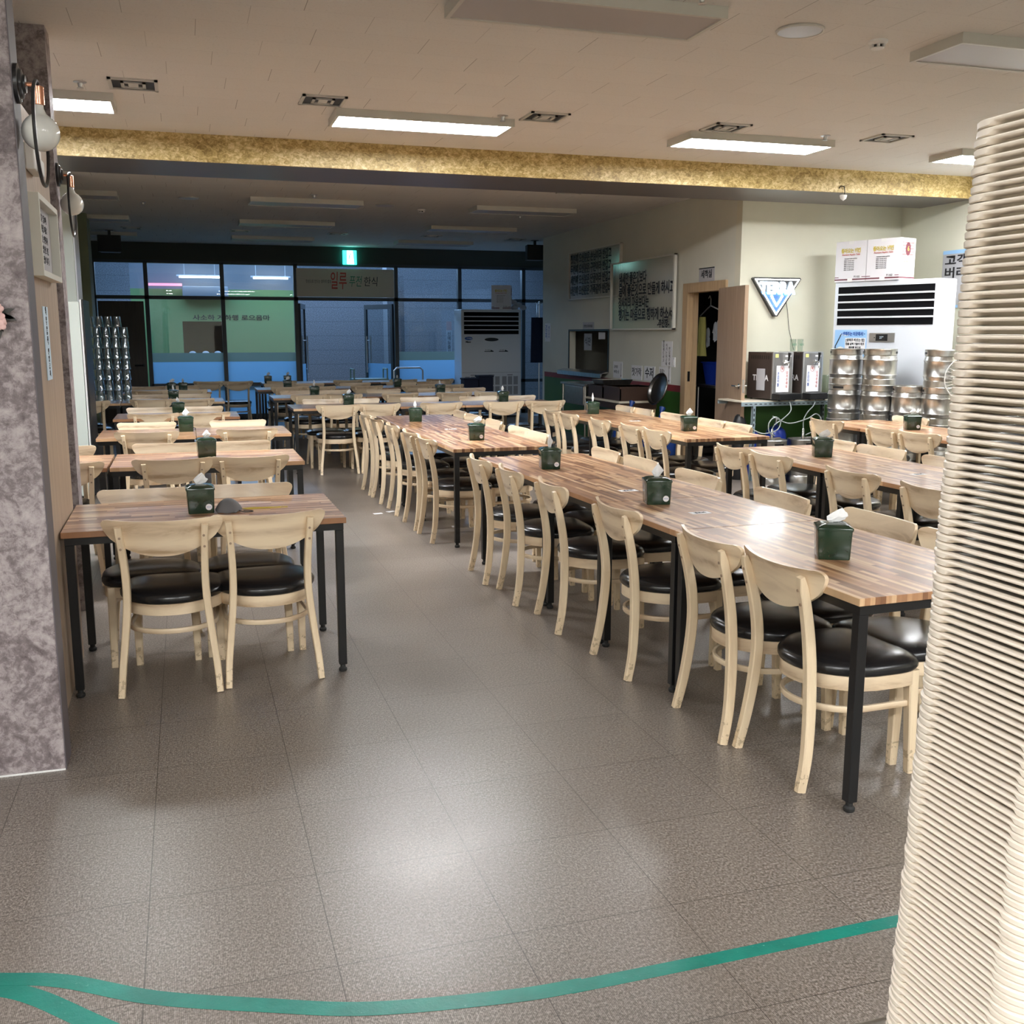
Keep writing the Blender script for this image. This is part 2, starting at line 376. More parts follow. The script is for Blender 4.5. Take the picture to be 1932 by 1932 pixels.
# motto wall with kitchen hatch and washroom doorway
def yz(name, mat, rects, x0=XS, x1=XS + .10):
    g = G()
    for y0, y1, z0, z1 in rects: g.box(x0, x1, y0, y1, z0, z1)
    return struct(g.obj(name, mat, smooth=False))
HY0, HY1, HZ0, HZ1 = 13.74, 15.31, 1.0, 1.59
DY0, DY1, DZ = 10.46, 11.30, 2.06
yz('wall_signs', 'sign_wall', [(YA + .12, DY0, .92, CZ), (DY0, DY1, DZ, CZ), (DY1, HY0, .92, CZ), (HY0, HY1, HZ1, CZ), (HY1, 16.5, .92, CZ), (HY0, HY1, .92, HZ0)])
yz('wall_signs_band', 'red_paint', [(YA + .12, DY0, .84, .92), (DY1, 16.5, .84, .92)], XS - .002)
yz('wall_signs_dado', 'green_paint', [(YA + .12, DY0, 0, .84), (DY1, 16.5, 0, .84)])
struct(G().box(XS, XS + 2.3, 16.5, 16.6, 0, CZ).obj('wall_signs_end', 'sign_wall', smooth=False))
struct(G().box(XS + 2.2, XS + 2.3, 16.6, YF, 0, CZ).obj('wall_far_right', 'sign_wall', smooth=False))
# washroom and kitchen rooms behind the motto wall
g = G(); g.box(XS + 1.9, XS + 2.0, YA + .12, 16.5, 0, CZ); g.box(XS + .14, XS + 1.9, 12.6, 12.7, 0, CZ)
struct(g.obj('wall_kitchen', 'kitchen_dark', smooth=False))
# beam
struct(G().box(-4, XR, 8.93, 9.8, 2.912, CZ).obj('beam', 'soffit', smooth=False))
g = G(); g.box(-4, XR, 8.905, 8.929, 2.905, 3.01); g.box(-4, XR, 8.912, 8.929, 3.01, CZ)
struct(g.obj('beam_facing', 'gold_paper', smooth=False))
# far shop front
g = G(); g.box(-1.46, XS + 2.2, YF, YF + .12, 2.80, CZ)
struct(g.obj('wall_far', 'dark_wall', smooth=False))
struct(G().box(-3.75, -1.46, YF - .35, YF + .12, 0, CZ).obj('wall_far_left', 'far_green', smooth=False))
struct(G().box(-2.4, -1.16, 15.0, 15.5, 0, CZ).obj('pillar_green', 'far_green', smooth=False))
mx = [-1.46, -.60, .685, 1.975, 3.83, 5.065, 6.35, 7.95]
g = G()
for i, x in enumerate(mx):
    w = .035
    g.box(x - w, x + w, YF - .02, YF + .1, 0, 2.80)
for a, b in zip(mx, mx[1:]):
    g.box(a, b, YF - .02, YF + .1, 2.15, 2.21); g.box(a, b, YF - .02, YF + .1, 2.77, 2.82)
for a, b in ((mx[1], mx[2]), (mx[2], mx[3]), (mx[4], mx[5]), (mx[5], mx[6]), (mx[6], mx[7])):
    g.box(a, b, YF - .02, YF + .1, .61, .67); g.box(a, b, YF - .02, YF + .1, 0, .1)
struct(g.obj('window_frame', 'mullion', smooth=False))
n = 1
for i, (a, b) in enumerate(zip(mx, mx[1:])):
    if i != 0 and i != 3:
        w = struct(G().box(a, b, YF + .03, YF + .036, .1, 2.15).obj('window_%d' % n, 'window_glass', smooth=False)); n += 1
        if i < 5:
            f = G().box(a + .036, b - .036, YF + .02, YF + .024, .1, 1.05).obj('frosted_film', 'frost_film', w, smooth=False)
            f2 = G().box(a + .036, b - .036, YF + .02, YF + .024, 1.05, 1.21).obj('film_band', 'band_film', w, smooth=False)
    w = struct(G().box(a, b, YF + .03, YF + .036, 2.2, 2.78).obj('window_%d' % n, 'window_glass', smooth=False)); n += 1
# brown service door at far left
d = struct(G().box(-1.41, -.66, YF + .0, YF + .05, 0, 2.11).obj('door_1', 'dark_door', smooth=False))
g = G(); g.tube([(-.72, YF - .05, 1.0), (-.86, YF - .05, 1.0)], .012); g.lathe([(.028, YF - .01), (.028, YF), (.02, YF)], (-.72, 0, 1.0), 12, 'Y'); g.tube([(-.72, YF, 1.0), (-.72, YF - .05, 1.0)], .01)
g.obj('door_handle', 'black_steel', d)
# open glass door of the shop front
def glass_door(nm, x, y, rz, w=.86, h=2.1):
    r = thing(nm, None, None, (x, y, 0), rz); r['kind'] = 'structure'
    g = G(); g.box(0, .06, -.02, .02, 0.02, h); g.box(w - .06, w, -.02, .02, .02, h); g.box(.06, w - .06, -.02, .02, h - .09, h); g.box(.06, w - .06, -.02, .02, .02, .14); g.obj('door_frame', 'mullion', r, False)
    G().box(.06, w - .06, -.004, .004, .14, h - .09).obj('door_glass', 'window_glass', r, False)
    G().box(.06, w - .06, -.008, -.005, .14, .98).obj('frosted_film', 'frost_film', r, False)
    g = G()
    for s in (-1, 1): g.tube([(w - .1, s * .05, .8), (w - .1, s * .05, 1.5)], .014); g.tube([(w - .1, 0, .88), (w - .1, s * .05, .88)], .008, 6); g.tube([(w - .1, 0, 1.42), (w - .1, s * .05, 1.42)], .008, 6)
    g.obj('door_handle', 'alu', r)
    return r
glass_door('door_2', 3.78, YF + .1, R(118)); glass_door('door_3', 2.04, YF + .1, R(78))
# pillars and wood partition, left foreground
struct(G().box(-1.75, -.49, 3.80, 3.96, 0, CZ, .004).obj('pillar_near', 'marble_film', smooth=False))
struct(G().box(-.4935, -.487, 3.803, 3.957, 0, CZ).obj('pillar_near_edge', 'dark_frame', smooth=False))
struct(G().box(-1.75, -.49, 3.797, 3.8, 0, .006).obj('baseboard_pillar', 'white', smooth=False))
struct(G().box(-.70, -.548, 3.96, 5.2, 0, 2.41).obj('partition_wood', 'panel_wood', smooth=False))
struct(G().box(-1.7, -.61, 6.1, 6.28, 0, CZ).obj('pillar_rear', 'marble_film', smooth=False))
# beyond the shop front: granite arcade; green wall stands in for a window reflection
g = G(); g.box(2.25, 9.5, 22.4, 22.6, 0, 3.7); g.box(-6, -1.0, 22.4, 22.6, 0, 3.7)
struct(g.obj('wall_outside_granite', 'granite', smooth=False))
struct(G().box(4.0, 4.35, 21.2, 21.7, 0, 3.7).obj('column_outside', 'granite', smooth=False))
struct(G().box(-6, 9.5, YF + .1, 22.7, 3.62, 3.7).obj('ceiling_outside', 'concrete', smooth=False))
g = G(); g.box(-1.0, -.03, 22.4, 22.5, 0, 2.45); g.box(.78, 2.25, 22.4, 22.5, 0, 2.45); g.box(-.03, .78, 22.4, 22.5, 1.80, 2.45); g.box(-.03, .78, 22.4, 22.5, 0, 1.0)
gw = struct(g.obj('wall_reflection_green', 'green_bright', smooth=False))
struct(G().box(-1.0, 2.25, 22.4, 22.5, 2.45, 3.7).obj('wall_outside_upper', 'concrete', smooth=False))
struct(G().box(-1.0, 2.25, 23.3, 23.4, 0, 3.7).obj('wall_reflection_kitchen', 'kitchen_dark', smooth=False))
text('사소하 게하행 로으음마', .12, 'ink', gw, (.95, 22.39, 1.87), w=1.55, bold=.002)  # lettering written backwards, as the glass would mirror it
# washroom door frame and its open leaf
g = G(); y0, y1 = 10.36, 11.39
g.box(XS - .03, XS + .12, DY1 - .03, y1, 0, DZ + .08); g.box(XS - .03, XS + .12, y0, DY0 + .03, 0, DZ + .08); g.box(XS - .03, XS + .12, DY0 + .03, DY1 - .03, DZ - .03, DZ + .08)
g.box(XS + .05, XS + .09, DY1 - .042, DY1 - .03, 0, DZ - .03)
df = struct(g.obj('door_frame_wash', 'frame_wood', smooth=False))
G().box(XS + .0, XS + .03, DY1 - .036, DY1 - .030, .98, 1.1).obj('strike_plate', 'black_steel', df, False)
# leaf: hinged at the near jamb, swung out towards the drinks corner
r = thing('door_4', None, None, (XS - .035, DY0 + .0, 0), R(-99)); r['kind'] = 'structure'
G().box(0, .80, -.02, .02, .015, DZ - .01).obj('door_leaf', 'door_wood', r, False)
g = G()
for s in (-1, 1):
    g.lathe([(.026, s * .021), (.026, s * .029), (.012, s * .031), (.011, s * .055)], (.735, 0, 1.0), 14, 'Y'); g.tube([(.735, s * .055, 1.0), (.62, s * .058, 1.0)], .010)
g.obj('door_handle', 'chrome', r); G().box(.801, .803, -.012, .012, .93, 1.07).obj('latch_plate', 'alu', r, False)

#CHAIR
def catmull(P, n):
    P = [Vector(p) for p in P]; P = [P[0] * 2 - P[1]] + P + [P[-1] * 2 - P[-2]]; out = []
    for i in range(1, len(P) - 2):
        for k in range(n):
            t = k / n; a, b, c, d = P[i - 1:i + 3]
            out.append(.5 * ((2 * b) + (c - a) * t + (2 * a - 5 * b + 4 * c - d) * t * t + (3 * b - a - 3 * c + d) * t ** 3))
    out.append(P[-2]); return out
def seat_outline(k=1.0, n=44, grow=0):
    pts = []
    for i in range(n):
        a = 2 * PI * i / n; c, s = math.cos(a), math.sin(a)
        e = 2 / 4.6 if s > 0 else 2 / 2.5
        x = math.copysign(abs(c) ** e, c); y = math.copysign(abs(s) ** e, s)
        wdt = .222 if y > 0 else .222 - .05 * (-y) ** 1.4
        if y < 0: x *= 1 - .10 * (-y) ** 2.5
        pts.append((x * (wdt + grow) * k, (y * (.212 + grow)) * k))
    return pts
def make_chair():
    t = thing('dining_chair', 'pale wooden dining chair with black vinyl seat', 'chair')
    # seat cushion
    g = G(); prof = [(.93, .0, 0), (1.0, .006, 0), (1.03, .018, 0), (1.03, .030, 0), (.99, .043, 0), (.90, .052, 0), (.72, .059, 0), (.45, .063, 0), (.15, .064, 0)]
    g.rings([[(x, y, .384 + h) for x, y in seat_outline(k)] for k, h, _ in prof]); g.obj('seat_cushion', 'vinyl', t)
    g = G(); o1, o0 = seat_outline(.985), seat_outline(.90)
    g.rings([[(x, y, z) for x, y in o] for o, z in ((o0, .336), (o1, .336), (o1, .386), (o0, .386), (o0, .336))], cap=False); g.obj('seat_frame', 'chair_wood', t)
    # rear posts with flared feet
    for s in (-1, 1):
        P = catmull([(s * .205, -.282, .0), (s * .196, -.258, .12), (s * .180, -.243, .26), (s * .166, -.238, .40), (s * .163, -.247, .52), (s * .168, -.270, .64), (s * .176, -.301, .752)], 5)
        n = len(P); wd = [.028 + .003 * math.sin(PI * i / (n - 1)) for i in range(n)]; dp = [.033 + .006 * math.sin(PI * i / (n - 1)) for i in range(n)]
        dp[-1] = .018; dp[-2] = .027
        g = G().bar(P, wd, dp); l = g.obj('leg', 'chair_leg_wood', t)
        for z, y in ((.655, -.2925), (.705, -.305)): G().lathe([(.0055, y - .0022), (.0055, y + .008)], (s * .170, 0, z), 8, 'Y').obj('dowel', 'door_wood', l)
    for s in (-1, 1):
        g = G().bar([(s * .188, .185, .0), (s * .185, .178, .2), (s * .180, .172, .384)], [.030, .036, .042], [.030, .036, .042]); g.obj('leg', 'chair_leg_wood', t)
    # curved backrest
    g = G(); nu, nv = 36, 9; hw = .248
    def back(u, v, off):
        x = (2 * u - 1); ax = abs(x)
        topz = .782 - .009 * (1 - ax * ax); botz = .614 + .112 * ax ** 2.2
        if ax > .84:
            tt = (ax - .84) / .16; m_ = (topz + botz) / 2 + .006 * tt; hh = (topz - botz) / 2 * math.sqrt(max(0, 1 - tt * tt)) + .0006; topz, botz = m_ + hh, m_ - hh
        z = botz + (topz - botz) * v; yy = -.238 - .27 * (z - .61) + .055 * (ax * ax - .49)
        return Vector((x * hw, yy + off, z))
    us = [.5 - .5 * math.cos(PI * (i + .0) / nu) for i in range(nu + 1)]
    rr = []
    for u in us:
        ring = [back(u, j / nv, -.007) for j in range(nv + 1)] + [back(u, 1 - j / nv, .007) for j in range(nv + 1)]
        rr.append(ring)
    g.rings(rr); bo = g.obj('backrest', 'chair_wood', t)
    md = bo.data
    # bent stretcher: a U from leg to leg round the back
    P = [(-.182, .170, .262)] + [(.186 * math.cos(a) , -.02 + .175 * math.sin(a), .262) for a in [PI + PI * k / 16 for k in range(17)]] + [(.182, .170, .262)]
    g = G(); g.bar(P, .022, .014, Vector((0, 0, 1))); g.obj('stretcher', 'chair_wood', t)
    return t
CHAIR = make_chair(); used = [False]
def chair(bx, by, face, label, group, jit=1.0):
    """bx,by: where the top of the backrest is; face: direction the sitter looks, degrees from +Y, clockwise negative"""
    rz = R(face + random.uniform(-2.5, 2.5) * jit)
    off = Matrix.Rotation(rz, 3, 'Z') @ Vector((0, -.235, 0))
    loc = (bx - off.x, by - off.y, 0)
    if not used[0]:
        used[0] = True; CHAIR.location = loc; CHAIR.rotation_euler = (0, 0, rz); CHAIR['label'] = label; CHAIR['group'] = group; return CHAIR
    return dup(CHAIR, loc, rz, label, group)
ORD = ['first', 'second', 'third', 'fourth', 'fifth', 'sixth']

#TABLE
def make_table(L, ax, mat):
    W = .755; t = thing('dining_table', 'x', 'table')
    lx, ly = (L, W) if ax == 'X' else (W, L); lx -= .006; ly -= .004
    G().box(-lx / 2, lx / 2, -ly / 2, ly / 2, .704, .73, .0015, 1).obj('tabletop', mat, t, False)
    hx, hy = lx / 2 - .012, ly / 2 - .012; k = .03
    g = G(); g.box(-hx, hx, -hy, -hy + k, .672, .7035); g.box(-hx, hx, hy - k, hy, .672, .7035); g.box(-hx, -hx + k, -hy + k, hy - k, .672, .7035); g.box(hx - k, hx, -hy + k, hy - k, .672, .7035)
    g.obj('table_frame', 'black_steel', t, False)
    for sx in (-1, 1):
        for sy in (-1, 1):
            x, y = sx * (hx - .018), sy * (hy - .018)
            l = G().box(x - .018, x + .018, y - .018, y + .018, .035, .6715, .002, 1).obj('leg', 'black_steel', t, False)
            G().lathe([(.012, .036), (.012, .02), (.019, .014), (.019, .004), (.016, 0)], (x, y, 0), 12).obj('foot', 'rubber', l)
    return t
TB = {}
def table(cx, cy, L, ax, label, group, rz=0):
    k = (round(L, 2), ax)
    if k not in TB:
        t = make_table(L, ax, 'top_x' if ax == 'X' else 'top_y'); TB[k] = t; t.location = (cx, cy, 0); t.rotation_euler = (0, 0, rz); t['label'] = label; t['group'] = group; return t
    return dup(TB[k], (cx, cy, 0), rz, label, group)
def row_y(x0, y0, segs, rz, nm, group, names):
    """row of tables running away from the camera; x0,y0 near left corner"""
    y = 0; d = Vector((-math.sin(rz), math.cos(rz))); e = Vector((math.cos(rz), math.sin(rz)))
    for i, L in enumerate(segs):
        c = Vector((x0, y0)) + d * (y + L / 2) + e * .3775
        table(c.x, c.y, L, 'Y', names % (ORD[i] if len(segs) > 1 else ''), group, rz); y += L
def row_x(x0, y0, segs, names, group):
    x = x0
    for i, L in enumerate(segs):
        table(x + L / 2, y0 + .3775, L, 'X', names % ORD[i], group); x += L
GT = 'butcher-block dining tables on black legs'
NW = 'butcher-block table on black legs, %s in '
row_y(1.975, 2.64, [1.21, .765, .765, 1.21], R(2.0), 'R1', GT, NW + 'the near right row from its front end')
row_y(1.80, 7.12, [1.2, .765, 1.2], 0, 'M', GT, NW + 'the middle row beyond the open aisle')
row_y(3.73, 7.25, [1.2, .765, 1.2], R(1.0), 'R2', GT, NW + 'the long row beside the motto wall')
row_y(3.70, 3.88, [.765, .765, 1.2], 0, 'R3', GT, NW + 'the row between keg corner and near row')
row_y(5.60, 6.43, [1.2, .765], 0, 'R4', GT, NW + 'the row right before the beer kegs')
table(.055, 4.945, 1.2, 'X', 'butcher-block table beside the wood panelled partition, grey mask on it', GT, R(.5))
table(.11, 7.13, 1.2, 'X', 'butcher-block table, second back in the left column, aisle end', GT)
table(-1.10, 7.13, 1.2, 'X', 'butcher-block table cut off by the rear marble pillar', GT)
table(.43, 9.07, .765, 'X', 'small butcher-block table, third back in left column, aisle half', GT)
table(-.335, 9.07, .765, 'X', 'small butcher-block table, third back in left column, fridge half', GT)
table(-.11, 11.0, 1.2, 'X', 'butcher-block table, fourth back in left column, beyond the fridge', GT)
table(-.17, 13.45, 1.2, 'X', 'dim butcher-block table, fifth back in the left column', GT)
table(-1.37, 13.45, 1.2, 'X', 'dim table carrying the tower of clear cups', GT)
table(-.27, 15.65, 1.2, 'X', 'dim table, sixth back in left column, near shop window', GT)
row_x(1.10, 11.52, [1.2, .765, 1.2], NW + 'the nearest cross row of the dark room', GT)
row_x(1.04, 13.5, [1.2, .765, 1.2], NW + 'the second cross row of the dark room', GT)
row_x(.98, 15.62, [1.2, .765, 1.2], NW + 'the third cross row of the dark room', GT)
row_x(1.2, 17.55, [1.2, .765, 1.2], NW + 'the cross row by the shop window', GT)

def chairs(pts, face, label, group, jit=1.0):
    for i, (x, y) in enumerate(pts): chair(x, y, face, label % ORD[i], group, jit)
CL = 'pale wood chair, black seat, '
chair(-.13, 4.55, -4, 'pale wood chair on aisle front of mask table, nearer the marble pillar', 'chairs at the mask table')
chair(.31, 4.57, 4, 'pale wood chair at front of mask table, nearer the open aisle', 'chairs at the mask table')
chair(-.21, 5.40, 180, 'pale wood chair behind mask table, on the partition side', 'chairs at the mask table')
chair(.25, 5.42, 180, 'pale wood chair behind mask table, on the aisle side', 'chairs at the mask table')
GL = 'chairs of the left column'
def lcol(n, f, b, nm):
    w = ['partition side', 'aisle side']
    for i, p in enumerate(f): chair(p[0], p[1], 0, CL + 'front of %s left-column table, %s' % (nm, w[i]), GL)
    for i, p in enumerate(b): chair(p[0], p[1], 180, CL + 'behind %s left-column table, %s' % (nm, w[i]), GL)
lcol(2, [(-.11, 6.76), (.36, 6.76)], [(-.15, 7.66), (.31, 7.66)], 'second')
lcol(3, [(-.33, 8.70), (.45, 8.72)], [(-.36, 9.55), (.42, 9.57)], 'third')
lcol(4, [(-.33, 10.68), (.15, 10.68)], [(-.38, 11.5), (.11, 11.52)], 'fourth')
lcol(5, [(-.42, 13.05), (.06, 13.02)], [(-.48, 13.98), (.04, 14.0)], 'fifth')
lcol(6, [(-.50, 15.1), (.02, 15.15)], [(-.56, 16.15), (-.08, 16.3)], 'sixth')
chair(.34, 17.75, 0, CL + 'alone before shop window, left of a pair', 'chairs by the shop window')
chair(.80, 17.65, 3, CL + 'alone before shop window, right of a pair', 'chairs by the shop window')
chair(-.88, 7.66, 180, 'pale wood chair half hidden by rear marble pillar, behind its table', GL)
chair(-.76, 6.72, 0, 'pale wood chair half hidden by rear marble pillar, before its table', GL)
chair(-1.12, 12.95, 0, CL + 'beside the fridge, before the cup tower table', GL)
chair(-1.22, 14.05, 180, CL + 'behind the tower of clear cups', GL)
chairs([(1.975, 3.05), (1.935, 3.50), (1.88, 4.28), (1.84, 5.05), (1.80, 5.66), (1.77, 6.20)], -90, CL + '%s from camera on aisle side of near right row', 'chairs on the aisle side of the near right row', 1.6)
chairs([(2.80, 3.15), (2.79, 3.66), (2.73, 4.33), (2.69, 5.13), (2.66, 5.82), (2.64, 6.34)], 90, CL + '%s from camera on far side of near right row', 'chairs on the far side of the near right row', 1.6)
chairs([(1.73, 7.55), (1.72, 8.08), (1.71, 8.78), (1.69, 9.45), (1.68, 9.98)], -90, CL + '%s from camera on aisle side of middle row', 'chairs on the aisle side of the middle row')
chairs([(2.60, 7.66), (2.60, 8.12), (2.60, 8.86), (2.59, 9.52), (2.58, 10.0)], 90, CL + '%s from camera on far side of middle row', 'chairs on the far side of the middle row')
chairs([(3.67, 7.62), (3.66, 8.08), (3.63, 8.74), (3.60, 9.48), (3.58, 9.90)], -90, CL + '%s from camera on near side of motto wall row', 'chairs of the row beside the motto wall')
chairs([(4.53, 7.92), (4.52, 8.36), (4.50, 9.10), (4.49, 9.80), (4.48, 10.20)], 90, CL + '%s from camera on wall side of motto wall row', 'chairs of the row beside the motto wall')
chairs([(3.64, 4.30), (3.64, 4.98), (3.64, 5.85), (3.64, 6.32)], -90, CL + '%s from camera on near side of pre-keg row', 'chairs of the row between kegs and near row')
chairs([(4.52, 5.25), (4.52, 5.93), (4.52, 6.46)], 90, CL + '%s from camera on far side of pre-keg row', 'chairs of the row between kegs and near row')
chairs([(5.54, 6.76), (5.55, 7.20), (5.57, 8.05)], -90, CL + '%s from camera on near side of keg row', 'chairs at the keg row')
chair(6.43, 8.03, 90, CL + 'on the keg side of last right table', 'chairs at the keg row')
for nm, yf, yb, ro in (('nearest cross row', 11.42, 12.40, 0), ('second cross row', 13.42, 14.38, -.08), ('third cross row', 15.55, 16.45, -.15)):
    xs = [1.56, 2.02, 2.76, 3.50, 4.00]
    chairs([(x + ro + random.uniform(-.02, .02), yf) for x in xs], 0, CL + '%s from left before ' + nm, 'chairs of the cross rows')
    chairs([(x - .03 + ro + random.uniform(-.02, .02), yb) for x in xs], 180, CL + '%s from left behind ' + nm, 'chairs of the cross rows')
chairs([(1.50, 17.5), (2.6, 17.52), (3.55, 17.5), (4.2, 17.5)], 0, 'dim wooden chair, %s from left before the shop window row', 'chairs of the cross rows')

#TISSUE
def make_box():
    t = thing('tissue_box', 'x', 'tissue box')
    g = G()
    def sq(h, z, r=.006):
        out = []
        for cx, cy, a0 in ((1, 1, 0), (-1, 1, 90), (-1, -1, 180), (1, -1, 270)):
            for k in range(4):
                a = R(a0 + 30 * k); out.append((cx * (h - r) + r * math.cos(a), cy * (h - r) + r * math.sin(a), z))
        return out
    g.rings([sq(.056, 0), sq(.0575, .004), sq(.0615, .108), sq(.061, .110)]); g.obj('box_body', 'tissue_box', t)
    g = G(); g.rings([sq(.0620, .1085), sq(.0645, .1085), sq(.0648, .117), sq(.063, .120), sq(.056, .1225), sq(.050, .127), sq(.036, .1305), sq(.018, .132), sq(.006, .1322, .003)]); g.obj('box_lid', 'tissue_box', t)
    return t
TBX = make_box()
TIS = []
for k in range(4):
    g = G(); rnd = random.Random(k + 11); n = 12; ring = []
    H = [.062, .085, .052, .050][k]; Wd = [.025, .015, .034, .028][k]; prof = [(0, .5), (.15, .8), (.4, 1.05), (.6, .85), (.85, .35), (1, .03)]
    for v, w in prof:
        rr_ = []
        for i in range(n):
            a = 2 * PI * i / n; f = 1 + .30 * math.sin(3 * a + k + 2 * v) + rnd.uniform(-.2, .2)
            rr_.append((Wd * w * f * math.cos(a) + [.008, .002, .030, .014][k] * v, Wd * .42 * w * f * math.sin(a) + .004 * v, .132 + H * v + rnd.uniform(-.003, .003)))
        ring.append(rr_)
    g.rings(ring); me = g.obj('tissue', 'tissue', None, False).data
    TIS.append(me)
for o in [o for o in C.objects if o.name.startswith('tissue') and o.type == 'MESH' and o.parent is None]: bpy.data.objects.remove(o)
STK = None
def sticker_mesh():
    g = G(); g.lathe([(.0001, -.0005), (.0145, -.0005), (.0145, .0)], (0, 0, 0), 24, 'Y'); return g.obj('round_sticker', 'paper', None).data
_m = sticker_mesh()
for o in [o for o in C.objects if o.name.startswith('round_sticker') and o.parent is None]: bpy.data.objects.remove(o)
first = [True]
def tissue(x, y, rz, k, label, sticker=True, z=.73, tr=0):
    if first[0]: t = TBX; first[0] = False; t.location = (x, y, z); t.rotation_euler = (0, 0, rz); t['label'] = label; t['group'] = 'green tissue boxes on the tables'
    else: t = dup(BASE, (x, y, z), rz, label, 'green tissue boxes on the tables')
    o = bpy.data.objects.new('tissue', TIS[k % 4]); C.objects.link(o); o.parent = t; o.rotation_euler = (0, 0, tr)
    if sticker:
        o = bpy.data.objects.new('round_sticker', _m); C.objects.link(o); o.parent = t; o.location = (.034, -.0596, .030)
        o.rotation_euler = (R(-2.2), 0, 0); text('맛있는집', .006, 'blue_ink', o, (0, -.0007, 0), w=.019)
BASE = thing('tissue_box', 'x', 'tissue box')
for ch in TBX.children:
    c = ch.copy(); C.objects.link(c); c.parent = BASE
TL = 'green tissue box '
tb = [(2.26, 3.20, -27, 2, 'on front table of near right row', False, .2), (2.17, 4.52, -14, 0, 'in middle of near right row, white tissue peak', True, .4), (2.11, 5.92, -10, 1, 'with tall upright tissue near back of near right row', True, .3),
      (2.14, 7.72, -10, 2, 'at front end of middle row', True, .5), (2.05, 9.55, -10, 0, 'at back end of middle row', False, 1.2),
      (4.08, 7.90, -12, 0, 'at front end of motto wall row', True, .2), (4.00, 9.90, -12, 1, 'at back end of motto wall row', False, .8),
      (4.08, 5.95, -24, 2, 'with crumpled tissue on row before kegs', False, .1), (5.98, 7.42, -22, 3, 'on the table row right before the kegs', True, .2),
      (.03, 4.93, 2, 3, 'next to the grey mask', True, .2), (.10, 7.18, 4, 3, 'on second table of left column', False, .6), (-.03, 9.15, 2, 0, 'on third table of left column', False, .5),
      (-.10, 11.05, 0, 3, 'on fourth table of left column', False, 1.9), (-.17, 13.45, 0, 0, 'on fifth table of left column', False, 1.4),
      (-.22, 15.6, 0, 2, 'on sixth left table, left of a touching pair', False, .4), (-.06, 15.62, 0, 2, 'on sixth left table, right of a touching pair', False, 1.4),
      (1.78, 12.0, 0, 2, 'left one on nearest cross row', False, .7), (3.68, 12.05, -4, 0, 'right one on nearest cross row', False, .9),
      (1.62, 13.95, 0, 1, 'left one on second cross row', False, .7), (3.35, 13.95, 0, 2, 'right one on second cross row', False, 1.4),
      (1.45, 15.95, 0, 2, 'left one on third cross row', False, .7), (3.15, 16.0, 0, 3, 'right one on third cross row', False, 1.1),
      (1.30, 17.8, 0, 2, 'at left end of shop window row', False, .7), (1.62, 17.8, 0, 2, 'on shop window row before glass door', False, .7)]
for x, y, a, k, l, s, tr in tb: tissue(x, y, R(a), k, TL + l, s, tr=tr)
bpy.data.objects.remove(BASE.children[0]); bpy.data.objects.remove(BASE.children[0]); bpy.data.objects.remove(BASE)

#TRAYS
def make_tray():
    hx, hy, r = .19, .135, .046; P = []; cz = []
    def add(x, y, c): P.append((x, y)); cz.append(c)
    cs = [(1, 1, 0), (-1, 1, 90), (-1, -1, 180), (1, -1, 270)]
    for q, (sx, sy, a0) in enumerate(cs):
        for k in range(9): a = R(a0 + k * 90 / 8); add(sx * (hx - r) + r * math.cos(a), sy * (hy - r) + r * math.sin(a), 1)
        nx, ny, _ = cs[(q + 1) % 4]; A = Vector(P[-1]); B = Vector((nx * (hx - r) + r * math.cos(R(a0 + 90)), ny * (hy - r) + r * math.sin(R(a0 + 90)))); Ls = (B - A).length
        for d, c in ((.003, .9), (.007, .25), (.010, 0), (Ls / 2, 0), (Ls - .010, 0), (Ls - .007, .25), (Ls - .003, .9)):
            p = A.lerp(B, d / Ls); add(p.x, p.y, c)
    def ring(ins, zf):
        out = []
        for (x, y), c in zip(P, cz):
            k = 1 - ins / hx; l = 1 - ins / hy
            out.append((x * k, y * l, zf(c)))
        return out
    h = lambda c: -(.0052 + .0052 * c)
    g = G()
    g.rings([ring(.060, lambda c: -.0075), ring(.022, lambda c: -.0070), ring(.014, lambda c: -.001), ring(.006, lambda c: 0), ring(.0015, lambda c: -.0008), ring(0, lambda c: -.0026), ring(.0004, lambda c: h(c) + .0012), ring(.002, h), ring(.010, lambda c: h(c) + .0004 * 0), ring(.019 , lambda c: -.0056 - .0046 * c), ring(.022, lambda c: -.0106), ring(.06, lambda c: -.0106)])
    return g
NTR = 121; Z0 = .462
g = make_tray(); t0 = g.obj('serving_tray', 'tray')
rt = random.Random(3)
for i in range(NTR):
    o = t0 if i == 0 else t0.copy()
    if i: C.objects.link(o)
    z = Z0 + .0112 * (i + 1); f = i / NTR
    sw = .006 * math.sin(f * 9) + .004 * math.sin(f * 23)
    o.location = (.975 + .19 + rt.uniform(-.0016, .0016) + sw * .6, 1.205 - .052 * f - .135 + rt.uniform(-.0016, .0016) + sw, z); o.rotation_euler = (0, 0, R(rt.uniform(-.4, .4)))
    tag(o, 'topmost beige tray of the tall stack in the right foreground' if i == NTR - 1 else ('lowest beige tray of the tall stack, lying on the steel cart' if i == 0 else 'beige plastic serving tray stacked in the tall pile in the right foreground'), 'tray', 'beige trays in the tall stack')
